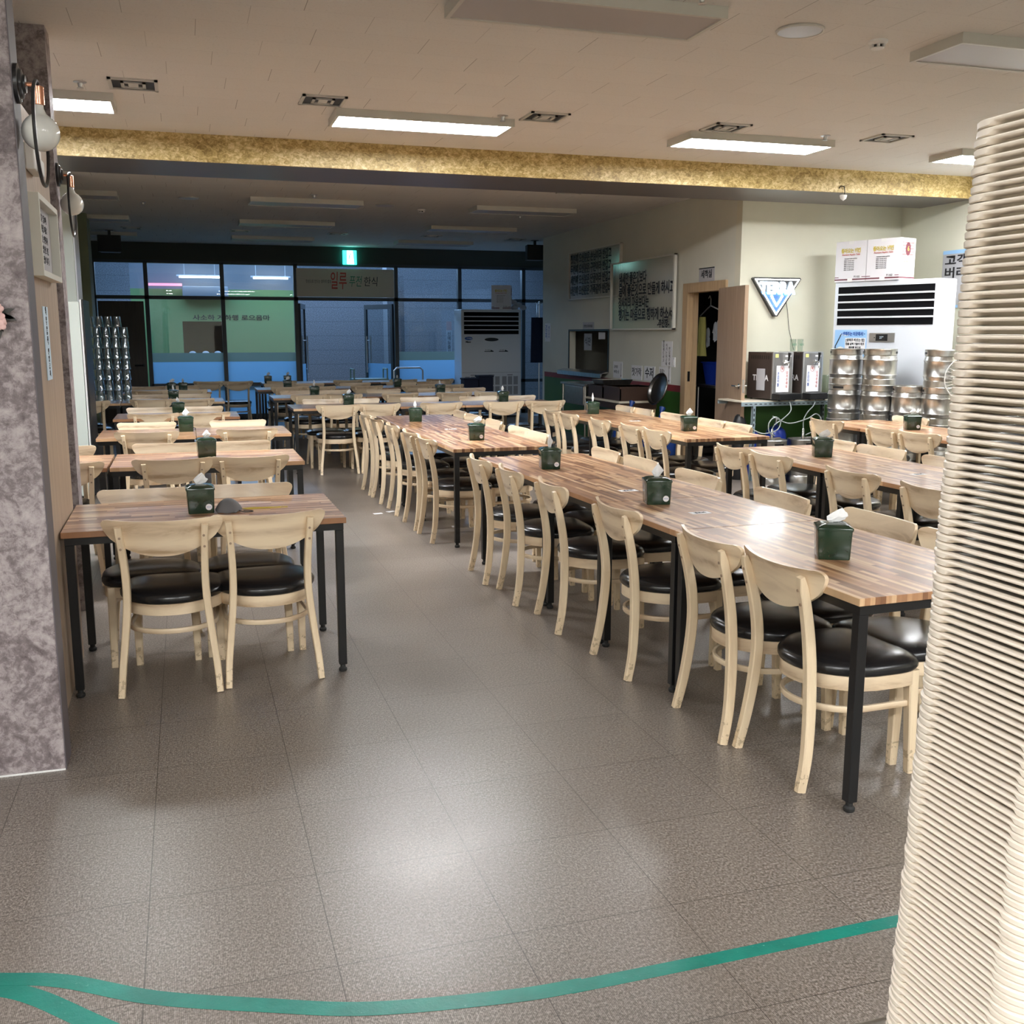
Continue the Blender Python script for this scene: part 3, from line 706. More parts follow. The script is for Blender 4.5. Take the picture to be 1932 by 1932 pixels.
# steel cart carrying the stack
t = thing('tray_cart', 'low steel cart under the tall stack of beige trays', 'cart', (1.27, 1.02, 0))
g = G(); g.box(-.295, .45, -.38, .22, .440, .458); g.tube([(-.295, -.38, .449), (.45, -.38, .449), (.45, .22, .449), (-.295, .22, .449)], .0105, 8, True); g.obj('deck', 'steel', t, False)
G().box(-.28, .43, -.36, .20, .14, .155).obj('shelf', 'steel', t, False)
for sx in (-.28, .43):
    for sy in (-.36, .20):
        l = G().tube([(sx, sy, .07), (sx, sy, .44)], .012).obj('leg', 'steel', t)
        G().lathe([(.03, -.012), (.033, -.006), (.033, .006), (.03, .012)], (sx, sy, .033), 16, 'X').obj('caster', 'rubber', l)

#FIXTURES
def fixture(x, y, on, label, group='flat ceiling light panels', L=1.32, Wd=.42):
    t = thing('ceiling_light', label, 'ceiling light', (x, y, CZ), 0, group)
    g = G(); a, b = L / 2, Wd / 2; h = .055; w = .022
    g.box(-a, a, -b, -b + w, -h, 0); g.box(-a, a, b - w, b, -h, 0); g.box(-a, -a + w, -b + w, b - w, -h, 0); g.box(a - w, a, -b + w, b - w, -h, 0)
    g.obj('light_frame', 'lamp_rim', t, False)
    G().box(-a + w, a - w, -b + w, b - w, -h + .006, -h + .012).obj('diffuser', 'lamp_on' if on else 'lamp_off', t, False)
fl = 'flat ceiling light, '
fixture(-1.03, 7.82, True, fl + 'lit, at far left before the gold beam'); fixture(1.76, 7.82, True, fl + 'lit, second from left before the gold beam')
fixture(4.53, 7.82, True, fl + 'lit, third from left before the gold beam'); fixture(7.12, 7.82, True, fl + 'lit, half behind the tray stack')
fixture(1.95, 4.98, False, fl + 'switched off, overhead at the top edge'); fixture(4.66, 4.98, False, fl + 'switched off, near the smoke detector')
for x in (-1.0, 1.9, 4.7):
    fixture(x, 2.2, False, fl + 'off, above the photographer, ' + {-1.0: 'left', 1.9: 'middle', 4.7: 'right'}[x])
for i, x in enumerate((-4.2, -1.0, 1.9, 4.7)): fixture(x, -.6, True, fl + 'lit, behind the photographer, %s from left' % ORD[i]); fixture(x, -3.4, True, fl + 'lit, near the back wall, %s from left' % ORD[i])
nm = {12.88: 'first', 15.38: 'second', 17.85: 'third'}
for y in nm:
    for x, w in ((-1.30, 'left'), (1.47, 'middle'), (4.20, 'right')):
        fixture(x, y, False, fl + 'dark, %s row beyond the beam, %s one' % (nm[y], w))
def vent(x, y, label):
    t = thing('ceiling_vent', label, 'ceiling vent', (x, y, CZ), 0, 'square ceiling vents')
    a, b = .15, .15
    g = G(); g.box(-a, a, -b, -b + .022, -.012, 0); g.box(-a, a, b - .022, b, -.012, 0); g.box(-a, -a + .022, -b, b, -.012, 0); g.box(a - .022, a, -b, b, -.012, 0); g.obj('vent_frame', 'lamp_rim', t, False)
    G().box(-a + .022, a - .022, -b + .022, b - .022, -.003, 0).obj('vent_throat', 'black', t, False)
    g = G(); c = .075; g.box(-c, c, -c, -c + .02, -.014, -.004); g.box(-c, c, c - .02, c, -.014, -.004); g.box(-c, -c + .02, -c, c, -.014, -.004); g.box(c - .02, c, -c, c, -.014, -.004); g.box(-.03, .03, -.05, .05, -.012, -.003); g.obj('vent_louvre', 'lamp_rim', t, False)
for i, (x, y) in enumerate([(-.23, 7.30), (.98, 7.40), (2.60, 7.45), (4.06, 7.40), (5.53, 7.40)]): vent(x, y, 'square ceiling vent before the gold beam, %s from left' % ORD[i])
for i, (x, y) in enumerate([(-.6, 11.1), (1.18, 11.1), (2.68, 11.1), (4.23, 11.15)]): vent(x, y, 'square ceiling vent just beyond the beam, %s from left' % ORD[i])
for i, (x, y) in enumerate([(-.68, 16.9), (.90, 16.85), (2.40, 16.85), (3.92, 16.8), (5.4, 16.95)]): vent(x, y, 'square ceiling vent near the shop window, %s from left' % ORD[i])
def sprinkler(x, y, label):
    t = thing('sprinkler', label, 'sprinkler', (x, y, CZ), 0, 'ceiling sprinklers')
    G().lathe([(.04, 0), (.04, -.004), (.016, -.008), (.012, -.03), (.006, -.035)], n=14).obj('sprinkler_body', 'alu', t)
    G().lathe([(.002, -.034), (.020, -.036), (.020, -.038), (.002, -.040)], n=12).obj('deflector', 'alu', t)
for i, (x, y) in enumerate([(-.55, 7.35), (2.41, 4.66), (2.30, 7.52), (5.0, 7.47), (1.5, 12.3), (-.4, 13.6), (4.4, 13.6), (1.5, 15.9), (4.35, 15.8)]):
    sprinkler(x, y, ['small ceiling sprinkler above the left wall lamps', 'ceiling sprinkler beside the dark overhead light', 'ceiling sprinkler beside the middle lit light', 'ceiling sprinkler beside the right lit light', 'sprinkler behind beam, middle', 'sprinkler behind beam, left', 'sprinkler behind beam, right', 'sprinkler near shop window, middle', 'sprinkler near shop window, right'][i])
def cspk(x, y, r, label):
    t = thing('ceiling_speaker', label, 'speaker', (x, y, CZ), 0, 'round ceiling speakers')
    G().lathe([(r * .9, 0), (r, -.002), (r, -.010), (r * .93, -.013), (r * .9, -.010)], n=32).obj('speaker_rim', 'lamp_rim', t)
    G().lathe([(.002, -.013), (r * .9, -.011), (r * .9, -.004)], n=32).obj('speaker_grille', 'lamp_off', t)
cspk(3.16, 5.0, .125, 'round grey ceiling speaker overhead near the tray stack'); cspk(2.45, 13.0, .12, 'round ceiling speaker in dark room, right one'); cspk(.13, 13.0, .12, 'round ceiling speaker in dark room, left one')
def smoke(x, y, label):
    t = thing('smoke_detector', label, 'smoke detector', (x, y, CZ), 0)
    G().lathe([(.052, 0), (.052, -.012), (.040, -.022), (.036, -.022)], n=24).obj('detector_base', 'white', t)
    g = G()
    for k in range(6): a = k * PI / 3; g.box(.034 * math.cos(a) - .006, .034 * math.cos(a) + .006, .034 * math.sin(a) - .006, .034 * math.sin(a) + .006, -.036, -.02)
    g.lathe([(.03, -.036), (.036, -.038), (.03, -.044), (.004, -.046)], n=20); g.obj('detector_cage', 'white', t); G().lathe([(.026, -.02), (.026, -.036)], n=14).obj('detector_core', 'black', t)
smoke(3.68, 5.05, 'white smoke detector between overhead speaker and dark light'); smoke(2.98, 13.3, 'white smoke detector on dark room ceiling')
#SIGNS
def panel(name, label, cat, y0, y1, z0, z1, mat='paper', x=XS, th=.004, group=None):
    """flat sheet on the motto wall, read from the room; local x runs to the reader's right"""
    t = thing(name, label, cat, (x - .001, (y0 + y1) / 2, (z0 + z1) / 2), R(-90), group)
    w, h = abs(y1 - y0) / 2, (z1 - z0) / 2
    G().box(-w, w, -th, 0, -h, h).obj('sheet', mat, t, False)
    return t, w, h
def board(label, y0, y1, z0, z1, lines, off=0):
    t = thing('wall_board', label, 'sign', (XS - .002 - off, (y0 + y1) / 2, (z0 + z1) / 2), R(-90))
    w, h = (y0 - y1) / 2, (z1 - z0) / 2
    G().box(-w, w, -.02, -.017, -h, h).obj('board_face', 'acrylic', t, False)
    g = G(); k = .035
    g.box(-w, w, -.034, 0, -h, -h + k * .5); g.box(-w, w, -.034, 0, h - k * .5, h); g.box(-w, -w + k, -.034, 0, -h, h); g.box(w - k, w, -.034, 0, -h, h); g.obj('board_frame', 'frame_cream', t, False)
    for s, sz, x, z, wd, al in lines: text(s, sz, 'ink', t, (x, -.022, z), w=wd, bold=.004, align=al)
    return t
board('cream framed board with four black lines of writing, farther one', 15.32, 13.29, 2.06, 2.78,
      [('첫번째 오신분은 손님이라 반갑고', .155, -.13, .245, 1.60, 'CENTER'), ('두번째 오신분은 구면이라 반갑고', .155, -.13, .085, 1.60, 'CENTER'), ('세번째 오신분은 단골이라 반갑고', .155, -.13, -.075, 1.60, 'CENTER'), ('네번째 오신분은 가족같아 반갑네', .155, -.13, -.235, 1.60, 'CENTER')])
t = board('larger cream framed motto board beside the washroom door', 13.55, 11.55, 1.60, 2.51,
      [('냄새만 좋은것보다', .17, -.27, .215, .88, 'CENTER'), ('몸에 좋은것으로 만들게 하시고', .17, .135, .055, 1.68, 'CENTER'), ('장사치의 마음보다는', .17, -.23, -.105, .98, 'CENTER'), ('챙기는 마음으로 행하게 하소서', .17, .125, -.265, 1.66, 'CENTER'), ('-주인장-', .11, .70, -.385, .34, 'CENTER')], .036)
t, w, h = panel('wall_notice', 'grey notice above the washroom door', 'sign', 11.04, 10.67, 2.145, 2.30, 'grey_paper'); text('세척실', .10, 'ink', t, (0, -.005, .0), w=.26, bold=.002); G().box(-w, w, -.006, -.004, h - .012, h).obj('notice_edge', 'black', t, False)
t, w, h = panel('wall_notice', 'small grey notice above the kitchen hatch', 'sign', 14.74, 14.29, 1.595, 1.72, 'grey_paper'); text('잔반남기지마세요', .05, 'ink', t, (0, -.005, .0), w=.36)
def arrow(t, x, z1, z0): g = G(); g.box(x - .003, x + .003, -.0055, -.0045, z0, z1); g.prism([(x - .013, z0 + .03), (x + .013, z0 + .03), (x, z0)], -.0055, -.0045, lambda a, b, c: (a, c, b)); g.obj('arrow', 'ink', t, False)
t, w, h = panel('wall_notice', 'white paper with down arrow, right of the kitchen hatch', 'sign', 13.54, 13.22, .935, 1.165); text('음식물', .05, 'ink', t, (-.06, -.005, .04), w=.12); text('버리는곳', .05, 'ink', t, (-.04, -.005, -.03), w=.18); arrow(t, .12, .09, -.10)
t, w, h = panel('wall_notice', 'white paper for chopsticks above the brown crates', 'sign', 12.91, 12.57, .94, 1.13); text('젓가락', .12, 'ink', t, (0, -.005, .0), w=.30, bold=.001)
t, w, h = panel('wall_notice', 'white paper for spoons, larger writing, beside chopsticks paper', 'sign', 12.50, 12.17, .94, 1.13); text('수저', .15, 'ink', t, (0, -.005, .0), w=.25, bold=.003)
t, w, h = panel('wall_notice', 'white paper with long down arrow beside the steel lid', 'sign', 12.05, 11.72, .935, 1.135); text('휴지는', .06, 'ink', t, (-.07, -.005, .04), w=.14); text('이곳에', .06, 'ink', t, (-.02, -.005, -.04), w=.14); arrow(t, .12, .085, -.09)
t, w, h = panel('wall_notice', 'tall white paper with vertical columns of writing left of the switch', 'sign', 11.99, 11.69, 1.14, 1.455)
for k, s in enumerate(('맛있게드시고', '식기는이곳에', '반납해주세요')): text(s, .046, 'ink', t, (-.09 + k * .085, -.005, .03 - .04 * k), w=.04, stack=True)
t, w, h = panel('wall_notice', 'paper with vertical writing at the far end of the motto wall', 'sign', 16.47, 16.2, 1.42, 1.72); text('김치', .12, 'blue_ink', t, (-.07, -.005, 0), w=.09, stack=True); text('셀프코너', .05, 'blue_ink', t, (.06, -.005, 0), w=.05, stack=True)
t, w, h = panel('light_switch', 'white light switch plate left of the washroom door', 'switch', 11.665, 11.595, 1.14, 1.26, 'white', th=.012); G().box(-.02, .02, -.018, -.012, -.035, .035).obj('rocker', 'white', t, False)
# hatch contents
g = G(); 
g.box(XS - .012, XS, HY0 - .03, HY1 + .03, HZ1, HZ1 + .025); g.box(XS - .012, XS, HY1, HY1 + .03, HZ0, HZ1); g.box(XS - .012, XS, HY0 - .03, HY0, HZ0, HZ1)
struct(g.obj('trim_hatch', 'black_steel', smooth=False))
t = thing('steel_sill', 'sloping stainless sill below the kitchen hatch', 'sill', (XS, 14.62, .98)); g = G(); g.prism([(-.02, .03), (-.13, .0), (-.13, -.06), (-.12, -.06), (-.10, .0), (.14, .02)], -.90, .90, lambda a, b, c: (a, c, b)); g.obj('sill_plate', 'steel', t, False)
t = thing('sink_faucet', 'tall arched faucet inside the kitchen hatch', 'faucet', (XS + .45, 14.3, .9)); G().tube([(0, 0, 0), (0, 0, .33)] + [(0, -.12 + .12 * math.cos(a), .33 + .1 * math.sin(a)) for a in [PI * k / 8 for k in range(9)]] + [(0, -.24, .2)], .012).obj('spout', 'chrome', t)
struct(G().box(XS + .14, XS + .8, 12.75, 16.4, .84, .9).obj('trim_counter', 'steel', smooth=False))
t, w, h = panel('hatch_notice', 'white paper with two large letters inside the kitchen hatch', 'sign', 14.93, 14.62, 1.30, 1.55, 'grey_paper', XS + .10); text('식판', .14, 'ink', t, (0, -.005, 0), w=.25, bold=.001)
t, w, h = panel('hatch_notice', 'small white paper at top of the kitchen hatch', 'sign', 14.3, 14.05, 1.47, 1.57, 'paper', XS + .08)
# added tubs and hood, part of the window reflection stand-in
for k, x in enumerate((0.02, .28, .52)):
    t = thing('reflection_tub', 'dim plastic tub of dishes in the window reflection stand-in, %s' % ['left', 'middle', 'right'][k], 'tub', (x + .12, 22.45, 1.02), 0, 'tubs in the window reflection stand-in')
    G().lathe([(.07, 0), (.10, .13), (.11, .13)], n=14).obj('tub_body', 'concrete', t); G().sphere((0, 0, .13), .075, (1, 1, .6), 10, 6).obj('dishes', 'paper', t)
t = thing('reflection_hood', 'grey hood on the green wall standing in for a window reflection', 'hood', (.45, 22.3, 2.25)); g = G(); g.box(-.45, .45, -.15, .1, 0, .25, .03); g.obj('hood_body', 'concrete', t)
for k, (x, z) in enumerate(((-.03, 2.62), (.02, 2.55))):
    pass
t = thing('reflection_tube', 'thin lit tube over the green wall, stand-in for a reflected lamp', 'light'); t.location = (.35, 22.1, 2.66); G().box(-.40, .40, -.03, .03, 0, .03).obj('tube', 'lamp_reflection', t, False); G().box(-.45, .45, -.02, .02, .03, .06).box(-.3, -.29, -.005, .005, .06, .96).box(.29, .3, -.005, .005, .06, .96).obj('tube_mount', 'white', t, False)  # glowing tubes stand in for ceiling lights reflected in the windows
t = thing('reflection_tube', 'thin lit tube at right above the green wall, stand-in for a reflected lamp', 'light'); t.location = (1.75, 22.1, 2.66); G().box(-.35, .35, -.03, .03, 0, .03).obj('tube', 'lamp_reflection', t, False); G().box(-.4, .4, -.02, .02, .03, .06).box(-.3, -.29, -.005, .005, .06, .96).box(.29, .3, -.005, .005, .06, .96).obj('tube_mount', 'white', t, False)
t = thing('sign_strip', 'dim red light strip over the green window reflection stand-in', 'sign'); t.location = (-.35, 22.2, 2.5); G().box(-.35, .35, -.02, .02, 0, .05).obj('strip', 'red_glow', t, False)
for k, (x, m1) in enumerate(((5.25, 'pink'), (5.42, 'yellow_note'))):
    t = thing('banner_stand', ['narrow banner with pink top standing outside', 'narrow banner with yellow top standing outside'][k], 'banner', (x, 21.0, 0))
    G().box(-.055, .055, 0, .004, 1.0, 1.62).obj('banner_cloth', 'paper', t, False); G().box(-.055, .055, -.001, .005, 1.62, 1.80 + .1 * k).obj('banner_head', m1, t, False)
    text(['신메뉴출시', '맛있는한식'][k], .09, 'ink', t, (0, -.003, 1.36), w=.07, stack=True); G().tube([(0, .012, 0), (0, .012, 1.8)], .008, 6).obj('banner_pole', 'alu', t); G().box(-.15, .15, -.12, .12, 0, .03).obj('banner_base', 'black', t, False)
# fabric banner above the glass door
t = thing('door_banner', 'cream brush-lettered banner above the open glass door', 'banner', (2.89, YF - .03, 2.47))
G().box(-.90, .90, -.004, 0, -.255, .255).obj('banner_cloth', 'beige_top', t, False)
text('정성으로 만드는 엄마의 밥상', .07, 'ink', t, (-.50, -.006, .02), w=.46); text('일루', .34, 'red_ink', t, (-.14, -.006, .02), w=.29, shear=.1, bold=.002); text('푸전', .22, 'green_ink', t, (.17, -.006, .02), w=.24, shear=.2); text('한식', .19, 'ink', t, (.46, -.006, .02), w=.25, shear=.1)
# exit sign
t = thing('exit_sign', 'glowing green and white exit sign over the shop front', 'exit sign', (2.97, YF - .01, 2.93))
G().box(-.125, .125, -.05, 0, -.125, .125).obj('sign_housing', 'exit_green', t, False)
g = G(); g.prism([(-.05, -.12), (.075, -.12), (.055, .12), (-.05, .12)], -.052, -.050, lambda a, b, c: (a, c, b)); g.obj('sign_doorway', 'exit_white', t, False)
g = G(); g.lathe([(.0005, -.056), (.014, -.056), (.014, -.053)], (.01, 0, .06), 12, 'Y'); g.bar([(.0, -.054, .045), (-.012, -.054, -.01)], .022, .003); g.bar([(-.012, -.054, -.01), (.02, -.054, -.045), (.0, -.054, -.085)], .012, .003); g.bar([(-.012, -.054, -.01), (-.03, -.054, -.05), (-.05, -.054, -.055)], .012, .003); g.bar([(.0, -.054, .04), (.03, -.054, .01), (.045, -.054, .02)], .009, .003)
g.obj('running_figure', 'exit_green', t, False)
def hspk(x, y, label):
    t = thing('hanging_speaker', label, 'speaker', (x, y, CZ), 0, 'black hanging speakers')
    g = G(); g.prism([(-.17, -.12), (.17, -.12), (.13, .12), (-.13, .12)], -.33, -.08); g.obj('speaker_cabinet', 'black', t, False)
    G().box(-.155, .155, -.128, -.121, -.32, -.09).obj('speaker_grille', 'rubber', t, False); g = G(); g.box(-.02, .02, -.02, .02, -.09, 0); g.box(-.06, .06, -.05, .05, -.006, 0); g.obj('speaker_bracket', 'black_steel', t, False)
hspk(-1.03, 17.4, 'black speaker hanging from the ceiling at far left'); hspk(5.80, 17.1, 'black speaker hanging by end of motto wall'); 
#AC
def make_ac(w, h, d, loc, rz, label, detail):
    t = thing('floor_air_conditioner', label, 'air conditioner', loc, rz)
    G().box(-w / 2, w / 2, 0, d, 0.03, h, .012).obj('cabinet', 'ac_white', t, False)
    G().box(-w / 2 + .03, w / 2 - .03, .03, d - .03, 0, .03).obj('plinth', 'black', t, False)
    a = w / 2 - .05; z1, z0 = h - .05, h - .45
    G().box(-a, a, -.004, .0, z0, z1).obj('outlet', 'ac_vent', t, False)
    for k in range(4): z = z0 + (z1 - z0) * (k + 1) / 5; G().box(-a, a, -.016, .002, z - .009, z + .009, .003, 1).obj('louvre', 'ac_white', t, False)
    g = G(); g.box(-w / 2 + .012, w / 2 - .012, -.0035, 0, h * .42, h * .4225); 
    for k in (-1, 0, 1): g.box(k * w * .31 - .05, k * w * .31 + .05, -.006, 0, h * .392, h * .402)
    g.obj('panel_seam', 'ac_grill', t, False)
    g = G()
    for k in (-1, 0, 1):
        for j in (-1, 0, 1):
            cx = k * w * .31 + j * w * .096
            for q in range(4): z = .06 + q * h * .092; g.box(cx - w * .037, cx + w * .037, -.004, 0, z, z + h * .078)
    g.obj('intake_grille', 'ac_grill', t, False)
    bx = -w / 2 + .14
    g = G(); g.lathe([(.001, -.004), (.062, -.004), (.062, 0)], (0, 0, 0), 32, 'Y'); o = g.obj('brand_badge', 'blue_ink', t, loc=(bx, 0, h * .735)); o.scale = (1.25, 1, .5)
    G().tube([(bx + .01, -.005, h * .733), (bx + .05, -.005, h * .731), (bx + .09, -.005, h * .745)], .004, 6).obj('badge_swoosh', 'white', t)
    text('Carrier', .035, 'white', t, (bx, -.0055, h * .737), w=.085, shear=.3); text('Maxx', .045, 'ink', t, (bx - .01, -.004, h * .703), w=.10, bold=.002)
    if detail:
        G().box(-.15, .15, -.008, 0, h * .70, h * .745).obj('control_panel', 'alu', t, False); G().box(-.07, .07, -.010, -.008, h * .706, h * .739).obj('display', 'black', t, False); text('27°', .035, 'pale_blue', t, (0, -.0115, h * .722)); G().lathe([(.0005, -.01), (.006, -.01), (.006, -.008)], (-.085, 0, h * .722), 10, 'Y').obj('power_button', 'black', t)
    else:
        g = G(); g.lathe([(.001, -.005), (.10, -.005), (.10, 0)], (0, 0, 0), 28, 'Y'); o = g.obj('control_panel', 'black', t, loc=(0, 0, h * .725)); o.scale = (1.35, 1, .32)
        for k in (-.08, .20):
            g = G(); g.box(k - .06, k + .12, -.003, 0, h * .612, h * .618); g.prism([(k + .06, h * .618), (k + .12, h * .618), (k + .06, h * .632)], -.003, 0, lambda a, b, c: (a, c, b)); g.obj('arrow_sticker', 'ink', t, False); text('찬 바람', .03, 'ink', t, (k, -.003, h * .626))
    return t
L1_ = Vector((6.72, 9.72)); R1_ = Vector((7.11, 8.55)); dv = R1_ - L1_; ang = math.atan2(dv.y, dv.x); mid = (L1_ + R1_) / 2
AC1H = 2.09
make_ac(dv.length, AC1H, .30, (mid.x, mid.y, 0), ang, 'white floor air conditioner behind the beer kegs', True)
make_ac(1.16, 1.99, .5, (5.42, 18.45, 0), R(1), 'dim white floor air conditioner before the shop window', False)
# carton boxes
def carton(loc, rz, label, w, h, d, dim=False):
    t = thing('carton', label, 'box', loc, rz, 'white napkin cartons')
    G().box(-w / 2, w / 2, 0, d, 0, h, .003, 1).obj('carton_body', 'box_white', t, False)
    g = G(); g.box(-w / 2, w / 2, -.0015, 0, .018, .032); g.box(w / 2, w / 2 + .0015, 0, d, .018, .032); g.box(-w / 2, -w / 2 + .05, -.0015, 0, .045, .052); g.box(w / 2 - .05, w / 2, -.0015, 0, .045, .052); g.obj('carton_stripe', 'maroon', t, False)
    g = G(); g.box(-.03, .03, -.002, 0, 0, .04); g.box(-.03, .03, -.002, 0, h - .03, h + .001); g.obj('tape', 'white', t, False)
    text('좋아오는 냅킨', .05, 'gold_ink', t, (0, -.003, h * .76), w=w * .62, bold=.002, name='lettering'); text('Premium Napkin Table', .025, 'red_ink', t, (0, -.003, h * .67), w=w * .58, shear=.3)
    text('PREMIUM PAPER NAPKIN', .014, 'ink', t, (0, -.003, h * .57)); 
    for k in range(6): text('제품명  고급 냅킨 100 매', .012, 'ink', t, (-.02, -.003, h * (.52 - .045 * k)))
    text('P1102', .03, 'ink', t, (w * .22, -.003, h * .12), w=.07)
    g = G()
    for k in range(5): z = h * (.60 + .07 * k); g.box(w / 2, w / 2 + .0015, d * .12, d * .88, z, z + .006)
    g.obj('side_stripes', 'red_ink', t, False)
    g = G(); g.lathe([(.001, .003), (.045, .003), (.045, 0)], (0, 0, 0), 20, 'X'); o = g.obj('side_crest', 'maroon', t, loc=(w / 2, d * .5, h * .74)); o.scale = (1, 1, 1.5)
    text('6', .07, 'gold_ink', t, (w / 2 + .004, d * .5, h * .74), (PI / 2, 0, PI / 2)); text('좋아오는', .045, 'gold_ink', t, (w / 2 + .003, d * .5, h * .42), (PI / 2, 0, PI / 2), w=d * .5)
u = dv.normalized(); nrm = Vector((u.y, -u.x))
for k, (s0, lb) in enumerate(((-.41, 'white napkin carton on the air conditioner, left of the pair'), (-.02, 'white napkin carton on the air conditioner, right of the pair'))):
    p = mid + u * (s0 - .01) + nrm * (.02); carton((p.x, p.y, AC1H + .001), ang + (R(1) if k else 0), lb, .385, .42, .27)
carton((5.62, 18.5, 1.992), R(-22), 'dim napkin carton on the far air conditioner', .36, .44, .30)
t = thing('glove_bundle', 'loose pale cloth bundle beside the far carton', 'cloth', (5.98, 18.6, 1.99)); g = G()
for k in range(5): g.sphere((random.uniform(-.1, .1), random.uniform(-.06, .06), .04 + .05 * (k % 3)), .07, (1, .8, .7), 10, 6)
g.obj('cloth_folds', 'grey_paper', t)
t = thing('hanging_apron', 'dark blue garment hanging beside the far air conditioner', 'garment', (6.33, 18.5, 0)); g = G()
g.rings([[(x * .10 * (1 + .25 * k) + .02 * k, .03 * math.sin(x * 5) - .0, 1.85 - .28 * k) for x in (-1, -.5, 0, .5, 1)] + [(x * .10 * (1 + .25 * k) + .02 * k, .03 * math.sin(x * 5) + .03, 1.85 - .28 * k) for x in (1, .5, 0, -.5, -1)] for k in range(4)]); g.obj('garment_cloth', 'navy_cloth', t); G().tube([(0, .015, 1.86), (0, .015, 2.1), (.03, .015, 2.14), (.06, .015, 2.1)], .006, 6).obj('hanger_hook', 'alu', t)
t = thing('coat_stand', 'thin metal coat stand holding the dark blue garment', 'coat stand', (6.39, 18.56, 0)); G().tube([(0, 0, .02), (0, 0, 2.15)], .012).obj('pole', 'alu', t); G().lathe([(.16, 0), (.16, .015), (.03, .03)]).obj('base', 'alu', t)
G().tube([(-.09, -.045, 2.12), (0, 0, 2.08), (.09, .045, 2.12)], .008).obj('hook_arm', 'alu', t)
# blue beer poster on the air conditioner
pp = mid + u * (-dv.length / 2 + .235) - nrm * (-.0); 
t = thing('pouring_poster', 'light blue poster with pouring instructions on the air conditioner', 'poster', (L1_.x + u.x * .235 , L1_.y + u.y * .235, 1.34), ang)
off = Vector((0, -.006, 0))
G().box(-.20, .20, -.006, -.004, -.25, .25).obj('poster_sheet', 'light_blue', t, False); G().box(-.065, .19, -.0075, -.006, .0, .165).obj('poster_panel', 'paper', t, False)
text('• 생맥주는 이곳에서! •', .045, 'blue_ink', t, (.03, -.0085, .205), w=.30, bold=.002); text('[생맥주 따르는 법]', .034, 'ink', t, (.06, -.0085, .14), w=.23, bold=.001); text('컵을 살짝 기울여 대고', .028, 'ink', t, (.06, -.0085, .10), w=.23, bold=.001); text('레버를 앞으로', .028, 'ink', t, (.06, -.0085, .062), w=.15, bold=.001); text('당기시면 됩니다.', .028, 'ink', t, (.06, -.0085, .025), w=.18, bold=.001)
g = G(); g.prism([(-.15, -.08), (-.09, -.08), (-.08, .02), (-.16, .02)], -.0085, -.007, lambda a, b, c: (a, c, b)); g.obj('poster_glass', 'gold_ink', t, False); g = G(); g.prism([(-.165, .02), (-.075, .02), (-.08, .06), (-.12, .075), (-.16, .06)], -.0085, -.007, lambda a, b, c: (a, c, b)); g.obj('poster_foam', 'white', t, False); G().tube([(-.19, -.008, -.05), (-.185, -.008, .08), (-.14, -.008, .16), (-.12, -.008, .2)], .005, 6).obj('poster_tap', 'ink', t)
# wall banner on the side wall
t = thing('wall_poster', 'white poster with large black letters right of the air conditioner', 'poster', (XR - .002, 8.75, 2.12), R(-90))
G().box(-.62, .75, -.003, 0, -.30, .30).obj('poster_sheet', 'grey_paper', t, False); g = G(); g.box(-.62, .75, -.005, -.003, .262, .30); g.box(-.62, .75, -.005, -.003, -.30, -.27); g.obj('poster_border', 'light_blue', t, False)
for k, s in enumerate(('고객님께서', '버려주세요', '요 기에다', '식 사후엔')): text(s, .118, 'ink', t, (-.585, -.006, .19 - .13 * k), w=.86, bold=.003, align='LEFT')
# neon triangle
t = thing('neon_sign', 'glowing triangular beer sign on the cream wall', 'neon sign', (6.21, YA, 1.95))
def tri(k, dz=0): return [(-.285 * k, .185 * k + dz), (.285 * k, .185 * k + dz), (0, -.20 * k + dz)]
g = G(); g.prism([(-.30, .19), (-.285, .205), (.285, .205), (.30, .19), (.02, -.215), (-.02, -.215)], -.05, -.004, lambda a, b, c: (a, c, b)); g.obj('sign_case', 'sconce_black', t, False)
g = G(); q = [(-.27, -.055, .182), (.27, -.055, .182), (0, -.055, -.19)]; g.tube(q, .011, 8, True); g.obj('neon_outline', 'neon', t)
g = G(); g.prism([(-.20, .05), (.20, .05), (0, -.165)], -.053, -.051, lambda a, b, c: (a, c, b)); g.obj('sign_inner', 'blue_ink', t, False)
G().tube([(-.07, -.057, .01), (0, -.057, -.10), (.07, -.057, .01)], .012, 8).obj('neon_chevron', 'neon', t)
text('TERRA', .17, 'neon_blue', t, (0, -.062, .085), w=.44, bold=.008, ext=.005)
G().tube([(.14, -.01, -.02), (.17, -.01, -.15), (.20, -.01, -.35), (.27, -.01, -.58)], .003, 6).obj('power_cord', 'black', t)
#DISPENSERS
t = thing('angle_rack', 'slotted steel rack table under the beer dispensers', 'rack', (6.20, 9.80, 0)); 
G().box(-.66, .66, -.24, .26, .835, .85).obj('rack_top', 'beige_top', t, False)
g = G(); g.box(-.66, .66, -.245, -.24, .795, .838); g.box(-.66, .66, .26, .265, .795, .838)
sl = G()
for k in range(22): sl.box(-.62 + k * .058, -.59 + k * .058, -.2465, -.2451, .812, .820)
g.obj('rack_beam', 'angle_steel', t, False); sl.obj('beam_slots', 'black', t, False)
for x in (-.52, .64):
    for y in (-.24, .22):
        l = G().box(x, x + .035, y, y + .004, 0, .80).box(x, x + .004, y, y + .035, 0, .80).obj('leg', 'angle_steel', t, False)
        g = G()
        for k in range(14): g.box(x + .012, x + .024, y - .001, y, .05 + k * .053, .08 + k * .053)
        g.obj('leg_slots', 'black', l, False)
